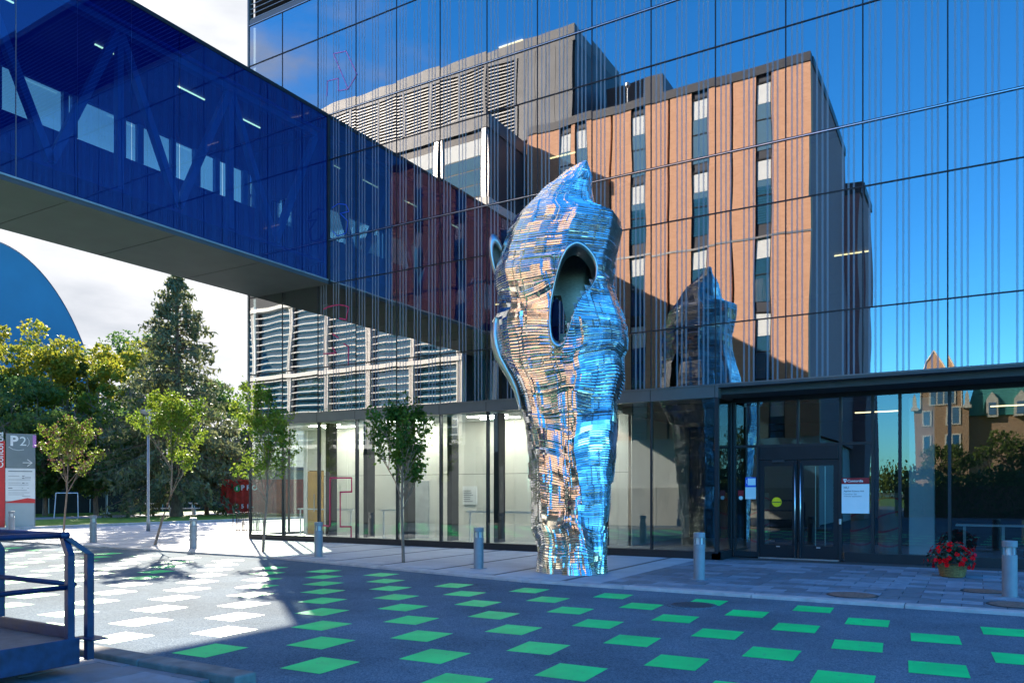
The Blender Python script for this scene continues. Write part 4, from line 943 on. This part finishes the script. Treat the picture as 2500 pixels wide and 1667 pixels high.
big(at(505,60),'low pale tree in front of the red skip',7.2,2.4,40,'needle',3600,.3,clear=.28)
big(at(110,57),'small dark tree behind the young green and purple tree',7.5,3.6,41,'leaf_deep',4600,clear=.22)
def spruce(loc, lab, hgt, rad, seed):
    rnd = random.Random(seed); r = np.random.default_rng(seed); x, y = loc; t = thing('spruce_tree', lab, 'tree', (x,y,0)); m = MB(); C = []
    m.tube([(x,y,-.1),(x,y,.6),(x+.05,y,hgt*.5),(x,y,hgt)],[.50,.38,.22,.02],12,False)
    z = 1.9
    while z < hgt-.2:
        f = (z-1.9)/(hgt-1.9); Lm = rad*(1-f)**.78*(.75+.25*min(1,f*6)); nb = 8 if f < .8 else 6
        for k in range(nb):
            a = rnd.uniform(0,6.28); L_ = max(.25,Lm*rnd.uniform(.6,1.12)); up = .35*f-.12; pts = []
            for i in range(6):
                s = i/5; pts.append(Vector((x+math.cos(a)*L_*s,y+math.sin(a)*L_*s,z+L_*(up*s-.38*(1-f*.6)*s*s+.12*s**4))))
            m.tube(pts,[.035*(1-.8*i/5)+.006 for i in range(6)],4,False)
            nn = int(14+30*L_/rad*(1-f*.4))
            for _ in range(nn):
                s = rnd.uniform(.18,1.0)**.8; i = min(4,int(s*5)); q = pts[i].lerp(pts[i+1],s*5-i); w = .30*(1-s)*L_*.6+.10
                C.append((q.x-math.sin(a)*rnd.gauss(0,w),q.y+math.cos(a)*rnd.gauss(0,w),q.z-abs(rnd.gauss(0,.22))))
        z += rnd.uniform(.26,.42)
    m.build('trunk','bark',t,smooth=True); obj('crown', leaves_mesh('crown', C, .5, seed, 1.1, .34), 'needle', t)
spruce(tuple(gp(432,1262)[:2]),'tall grey-green spruce behind the lamp post',17.6,6.2,51)
FWD = [(random.uniform(-90,110),random.uniform(-215,-185)) for _ in range(150)]; C = []
for x_, y_ in FWD:
    hh = random.uniform(6,10); q = RNG.normal(0,1,(90,3))*np.array([2.6,2.6,hh*.22])+np.array([x_,y_,hh*.5]); C.append(q)
C = np.concatenate(C); C[:,2] = np.maximum(C[:,2],.2); tag(obj('far_wood', leaves_mesh('far_wood', C, 1.1, 77, .1, .8), 'leaf_back'), 'far belt of green trees along the horizon, mirrored in the glass', 'wood', kind='stuff')
HG = thing('hedge','long clipped green hedge mirrored low in the right-hand glass','hedge',(9,-41,0))
C = RNG.uniform(0,1,(9000,3))*np.array([30,2.2,3.2])+np.array([-5.,-42.5,.1]); C[:,2] += .35*np.sin(C[:,0]*1.3)*(C[:,2]>2.4)
obj('foliage', leaves_mesh('foliage', C, .3, 88, .1, .8), 'leaf_deep', HG); MB().box(-5,25,-41.9,-40.9,-.05,2.2).build('stems','bark',HG)
# trees mirrored in the right-hand glass
for k,(x,y,h,r_,lab) in enumerate(((3,-62,7.5,3.6,'rounded green tree mirrored low in the far right glass'),(9.5,-66,9,4.2,'taller green tree mirrored at the right edge of the glass'),(-4,-95,8,3.6,'green tree mirrored before the old gabled hall'),(16,-58,8,4,'green tree behind, rightmost of those mirrored in the glass'))):
    big((x,y),lab,h,r_,60+k,'leaf_back',4200,.34,'trees mirrored in the glass',.22)
# ------------------------------------------------------------------ parking sign and red pylon
toC = lambda p: Vector((-p[0],-DCAM-p[1],0)).normalized()
p = gp(50,1291); n_ = toC(p); P2 = thing('parking_sign','tall grey parking sign reading P2 with a white notice panel and an arrow','sign',(p.x,p.y,0)); r_ = Vector((-n_.y,n_.x,0)); k38 = 1.8*FPX/91
def pbox(name, a, b, z0, z1, d0, d1, mat, par, bev=.006):
    m = MB(); pts = [(a,d0),(b,d0),(b,d1),(a,d1)]; q = [Vector((p.x,p.y,0))+r_*u+n_*d for u,d in pts]; m.prism([(v.x,v.y) for v in q][::-1],z0,z1); return m.build(name,mat,par,bevel=bev)
def sx(x): return (x-50)/FPX*k38
def sz(y): return H-(y-1200)/FPX*k38
zz = lambda c: sz(1030+c/5.227)
pbox('body',sx(20),sx(81),0,zz(150),-.16,.0,'sign_grey',P2,.01)
pbox('head_panel',sx(20.5),sx(80),zz(585),zz(160),.001,.02,'sign_grey',P2)
pbox('notice_panel',sx(19),sx(80.5),zz(1005),zz(590),.001,.03,'white',P2)
pbox('lower_panel',sx(19),sx(78.5),.02,zz(1010),.001,.025,'sign_light',P2)
pbox('purple_edge',sx(75.5),sx(82.8),zz(320),zz(165),.001,.032,'lilac',P2)
a_ = Vector((p.x,p.y,0))
m = MB(); w3 = [(sx(19),zz(1020)),(sx(65),zz(968)),(sx(80.5),zz(982)),(sx(80.5),zz(1035)),(sx(19),zz(1030))]; m.quad(*[tuple(a_+r_*u+n_*.034+Vector((0,0,z))) for u,z in w3]); m.build('red_band','red',P2)
M_ = lambda u,z,d=.024: facing(tuple(a_+r_*u+n_*d+Vector((0,0,z))),n_.x,n_.y)
text('P',.66,'white','lettering',P2,M_(sx(28),zz(300)),bold=.022); text('2',.62,'white','lettering',P2,M_(sx(47.5),zz(300)))
def arc(pts, wd, nm, mat):
    m = MB(); m.tube([a_+r_*sx(x/5.227)+n_*.03+Vector((0,0,zz(y))) for x,y in pts],wd,6); m.build(nm,mat,P2)
arc([(335,195),(355,235),(355,280),(335,310)],.012,'arc_line','white'); arc([(135,320),(180,350),(240,362),(300,350)],.012,'arc_line','white')
arc([(285,518),(388,518)],.022,'arrow','white'); arc([(335,475),(388,518),(335,562)],.022,'arrow','white')
for i,(y,xa,xb) in enumerate(((628,130,390),(690,130,250),(700,310,375),(715,310,375),(690,278,305),(716,278,305),(735,130,370),(775,130,265),(778,278,305),(778,318,345),(800,130,350),(842,130,175),(842,275,290),(842,335,352),(870,130,330),(900,130,360),(925,130,300),(945,280,370))):
    hh = .045 if i in (0,4,5,8,11) else .018; u0,u1 = sx(xa/5.227),sx(xb/5.227); z = zz(y); MB().quad(*[tuple(a_+r_*u+n_*.0335+Vector((0,0,w))) for u,w in ((u0,z-hh/2),(u1,z-hh/2),(u1,z+hh/2),(u0,z+hh/2))]).build('text_line','ink_grey' if i else 'sign_grey',P2)
RP = thing('red_pylon','narrow red pylon with white vertical lettering at the left edge','sign',(p.x-.6,p.y,0))
pbox('body',sx(-4),sx(18),0,zz(250),-.12,.03,'red',RP,.01)
Mt = M_(sx(14.5),zz(590),.034) @ Matrix.Rotation(math.pi/2,4,'Z'); text('Concordia',.40,'white','lettering',RP,Mt,bold=.006)
# ------------------------------------------------------------------ lamp post
p = gp(362,1296); lp = thing('lamp_post','slim grey lamp post with a shallow dish head on the lawn edge plaza','lamp',(p.x,p.y,0))
MB().lathe([(.085,0),(.085,.5),(.06,.55),(.055,5.1)],16,p.x,p.y).build('pole','galv',lp,smooth=True); MB().lathe([(.05,4.9),(.10,5.1),(.12,5.25)],16,p.x,p.y).build('lamp_body','lens',lp)
MB().lathe([(.12,5.3),(.42,5.42),(.45,5.47),(.15,5.56),(.02,5.58)],24,p.x,p.y).build('dish','galv',lp,smooth=True)
# ------------------------------------------------------------------ bicycle rack
q0, q1 = gp(572,1297), gp(640,1297); br = thing('bicycle_rack','black steel bicycle rack of pointed hoops beside the glass corner','bicycle rack',(q0.x,q0.y,0)); d = (q1-q0)
MB().tube([q0+Vector((0,0,.06)),q1+Vector((0,0,.06))],.025,6).build('base_bar','iron',br)
for k in range(8):
    c = q0+d*((k+.4)/8); e = d.normalized()*.13; f = n_*.28
    MB().tube([c-e+Vector((0,0,.02)),c-e*.9+Vector((0,0,.7)),c-e*.4+Vector((0,0,.86)),c+e*.4+Vector((0,0,.86)),c+e*.9+Vector((0,0,.7)),c+e+f*(.5 if k % 2 else -.5)+Vector((0,0,.02))],.022,6).build('hoop','iron',br)
# ------------------------------------------------------------------ red skip
c0 = gp(545,1259); vdir = (gp(640,1259)-c0); vdir.z = 0; vdir.normalize(); nrm = Vector((vdir.y,-vdir.x,0)); 
if nrm.dot(Vector((-c0.x,-DCAM-c0.y,0))) < 0: nrm = -nrm
kz = 1.8*FPX/59
SK = thing('red_skip','large red ribbed waste skip with white lettering and a green logo beyond the bicycle rack','skip',(c0.x,c0.y,0))
def sk(u, z, d=0): return tuple(c0+vdir*u+nrm*d+Vector((0,0,z)))
pu = lambda x: (280+x/5.226-545)/FPX*kz
prof = [(pu(1425),.18),(pu(2600),.18),(pu(2600),2.62),(pu(1375),2.62),(pu(1350),1.55),(pu(1345),1.2),(pu(1375),.8)]
m = MB(); n = len(prof); m.v = [sk(u,z,0) for u,z in prof]+[sk(u,z,-2.2) for u,z in prof]; m.f = [list(range(n)),list(range(n,2*n))[::-1]]+[[i,n+i,n+(i+1)%n,(i+1)%n] for i in range(n)]; m.build('body','skip_red',SK)
for k in range(12):
    u = pu(1440+k*95); m = MB(); m.v = [sk(u-.1,.2,.002),sk(u+.1,.2,.002),sk(u+.06,.2,.13),sk(u-.06,.2,.13),sk(u-.1,2.55,.002),sk(u+.1,2.55,.002),sk(u+.06,2.5,.13),sk(u-.06,2.5,.13)]
    m.f = [[0,1,2,3],[4,7,6,5],[0,4,5,1],[1,5,6,2],[2,6,7,3],[3,7,4,0]]; m.build('rib','skip_red',SK)
m = MB(); m.v = [sk(pu(1370),2.6,.15),sk(pu(2600),2.6,.15),sk(pu(2600),2.6,-.05),sk(pu(1370),2.6,-.05),sk(pu(1370),2.72,.15),sk(pu(2600),2.72,.15),sk(pu(2600),2.72,-.05),sk(pu(1370),2.72,-.05)]; m.f = [[0,3,2,1],[4,5,6,7],[0,1,5,4],[1,2,6,5],[2,3,7,6],[3,0,4,7]]; m.build('top_rail','skip_red',SK)
MS = lambda u,z: facing(sk(u,z,.145),nrm.x,nrm.y)
for i,ch in enumerate('PRO'): 
    if ch != ' ': text(ch,.52,'white','lettering',SK,MS(pu(1620)+i*.40,1.93),bold=.01)
for i,ch in enumerate('251-'): text(ch,.42,'white','lettering',SK,MS(pu(1555)+i*.39,.58),bold=.01)
m = MB(); m.tube([Vector(sk(pu(1570),2.1,.10)),Vector(sk(pu(1570),2.1,.15))],.26,3); m.tube([Vector(sk(pu(1570),2.0,.11)),Vector(sk(pu(1570),2.0,.152))],.22,16); m.build('logo','skip_green',SK)
MB().quad(sk(pu(1558),1.92,.156),sk(pu(1578),1.92,.156),sk(pu(1575),2.16,.156),sk(pu(1566),2.2,.156)).build('logo_mark','white',SK)
# ------------------------------------------------------------------ fence with dark screen, posts, goal frame
FE = thing('chain_fence','long chain fence with dark screening and pale top rail behind the lawn','fence',(-64,20,0))
MB().box(-64.1,-64.06,-40,62,.05,2.5).build('screen','fence_screen',FE); MB().tube([(-64,-40,2.62),(-64,62,2.62)],.04,6).build('top_rail','galv',FE)
for y in np.arange(-40,62,3.4): MB().tube([(-64,y,0),(-64,y,2.62)],.045,6).build('post','galv',FE)
WB = thing('low_brick_building','dark low brick building in shade behind the chain fence','building',(-80,10,0))
MB().box(-90,-76,-30,70,0,4.6).build('wall','brick_old',WB); MB().box(-90.3,-75.7,-30.3,70.3,4.6,5.0).build('roof_edge','slate',WB)
gA, gB = gp(132,1265), gp(191,1265); GF = thing('goal_frame','white square metal goal frame on the lawn behind the young purple tree','frame',(gA.x,gA.y,0)); up = Vector((0,0,1.75))
MB().tube([gA,gA+up*.98+(gB-gA)*.08],.035,6).build('upright','goal_white',GF); MB().tube([gB,gB+up*.98-(gB-gA)*.02],.035,6).build('upright','goal_white',GF); MB().tube([gA+up*.98+(gB-gA)*.08,gB+up*.98-(gB-gA)*.02],.035,6).build('crossbar','goal_white',GF)
bn = pz(555,1225,61); BN = thing('park_bench','pale slatted bench in the shade behind the spruce trunk','bench',(-56,14,0))
b0 = pz(345,1240,62); b1 = pz(485,1240,62); b0.z = b1.z = .5; 
for k in range(3): MB().tube([b0+Vector((k*.14,0,0)),b1+Vector((k*.14,0,0))],.05,4).build('seat_slat','goal_white',BN)
MB().tube([b0+Vector((-.1,0,.4)),b1+Vector((-.1,0,.4))],.06,4).build('backrest','goal_white',BN)
for f in (.1,.5,.9): c = b0.lerp(b1,f); MB().box(c.x-.05,c.x+.3,c.y-.05,c.y+.05,0,.47).build('leg','galv',BN); MB().box(c.x-.14,c.x-.05,c.y-.04,c.y+.04,0.3,.95).build('leg','galv',BN)
pp = pz(260,1245,62); UP = thing('utility_pole','thin grey pole rising from the fence line into the trees','pole',(pp.x,pp.y,0)); MB().lathe([(.14,0),(.12,.2),(.09,.3),(.07,5.5)],10,pp.x,pp.y).build('shaft','galv',UP); MB().lathe([(.3,0),(.28,.12),(.14,.2)],10,pp.x,pp.y).build('footing','concrete',UP)
# ------------------------------------------------------------------ blue sports dome
DM = thing('sports_dome','huge blue inflated dome rising behind the trees at the left','dome',(-85,10,0))
cD = pz(-42,1200,92); ax = Vector((cD.x,cD.y+DCAM,0)).normalized(); rx = Vector((ax.y,-ax.x,0)); m = MB(); nu, nv = 64, 22
prf = [(-math.cos(math.pi*i/nu)*13.2, math.sin(math.pi*i/nu)*31.) for i in range(nu+1)]
for j in range(nv+1):
    t = j/nv; s = 1.0 if t < .7 else max(.02,math.sqrt(max(0,1-((t-.7)/.3)**2)))
    for x,z in prf: c = cD+ax*(t*80-2)+rx*x*s; m.v.append((c.x,c.y,z*s))
for j in range(nv):
    for i in range(nu): a = j*(nu+1)+i; m.f.append([a,a+1,a+nu+2,a+nu+1])
m.f.append(list(range(nu+1))[::-1]); m.build('membrane','dome',DM,smooth=False)
for i in range(6,nu,6):
    x,z = prf[i]; pts = [cD+ax*(t*80-2)+rx*x+Vector((0,0,0)) for t in np.linspace(0,.5,6)]
    for q in pts: q.z = z+.02
    MB().tube(pts,.05,4).build('seam_cable','rail_blue',DM)
for t in (0.0,.12,.25,.4):
    pts = []
    for x,z in prf: q = cD+ax*(t*80-2.05)+rx*x*1.001; q.z = z*1.001+.01; pts.append(q)
    MB().tube(pts,.04,4).build('seam_cable','rail_blue',DM)
# ------------------------------------------------------------------ blue loading platform with railing
PF = thing('loading_platform','blue painted steel platform with double-rail railing at the lower left','platform',(-9.5,-17.6,0)); fx, fy = -7.68, -16.22
MB().box(-12.6,fx,-19.15,fy,.30,.344).build('deck','deck',PF)
MB().box(fx,fx+.03,-19.15,fy+.02,.10,.36).build('side_beam','rail_blue',PF,bevel=.006); MB().box(-12.6,fx,fy,fy+.03,.10,.36).build('side_beam','rail_blue',PF,bevel=.006)
MB().box(-12.6,fx-.02,fy-.04,fy,.344,.46).build('toe_board','rail_blue',PF,bevel=.004)
MB().box(fx-.1,fx+.22,fy+.03,fy+.2,.335,.35).build('corner_plate','rail_blue',PF)
for x,y in ((-8.6,-17.2),(-8.6,-18.8),(-11.8,-17.2)): MB().box(x-.25,x+.25,y-.25,y+.25,-.05,.30).build('foot_block','ink',PF)
def rpost(x, y, dx, dy):
    m = MB(); w = .035; m.box(x-w,x+w,y-w,y+w,.12,1.18); m.build('rail_post','rail_blue',PF,bevel=.006)
    q = MB(); a = Vector((x,y,1.18)); b = Vector((x+dx,y+dy,1.345)); s = Vector((dy,-dx,0)).normalized()*.03; t = Vector((dx,dy,0)).normalized()*.035
    q.v = [tuple(v) for v in (a-s-t,a+s-t,a+s+t,a-s+t,b-s-t,b+s-t,b+s+t,b-s+t)]; q.f = [[3,2,1,0],[4,5,6,7],[0,1,5,4],[1,2,6,5],[2,3,7,6],[3,0,4,7]]; q.build('rail_bracket','rail_blue',PF)
rpost(fx-.01,fy-.06,-.09,0); rpost(fx+.0,fy+.13,-.05,-.19)
rpost(-9.15,fy+.02,0,-.10); rpost(-10.9,fy+.02,0,-.10); rpost(-12.5,fy+.02,0,-.10); rpost(fx-.01,-17.7,-.09,0); rpost(fx-.01,-19.0,-.09,0)
MB().tube([(fx-.10,fy-.02,1.37),(fx-.10,-19.1,1.37)],.032,12).build('top_rail','rail_blue',PF,smooth=True); MB().tube([(fx-.02,fy-.08,1.37),(-12.6,fy-.08,1.37)],.032,12).build('top_rail','rail_blue',PF,smooth=True)
MB().tube([(fx-.03,fy-.05,.86),(fx-.03,-19.1,.86)],.026,10).build('mid_rail','rail_blue',PF,smooth=True); MB().tube([(fx-.03,fy+.0,.88),(-12.6,fy+.0,.88)],.026,10).build('mid_rail','rail_blue',PF,smooth=True)
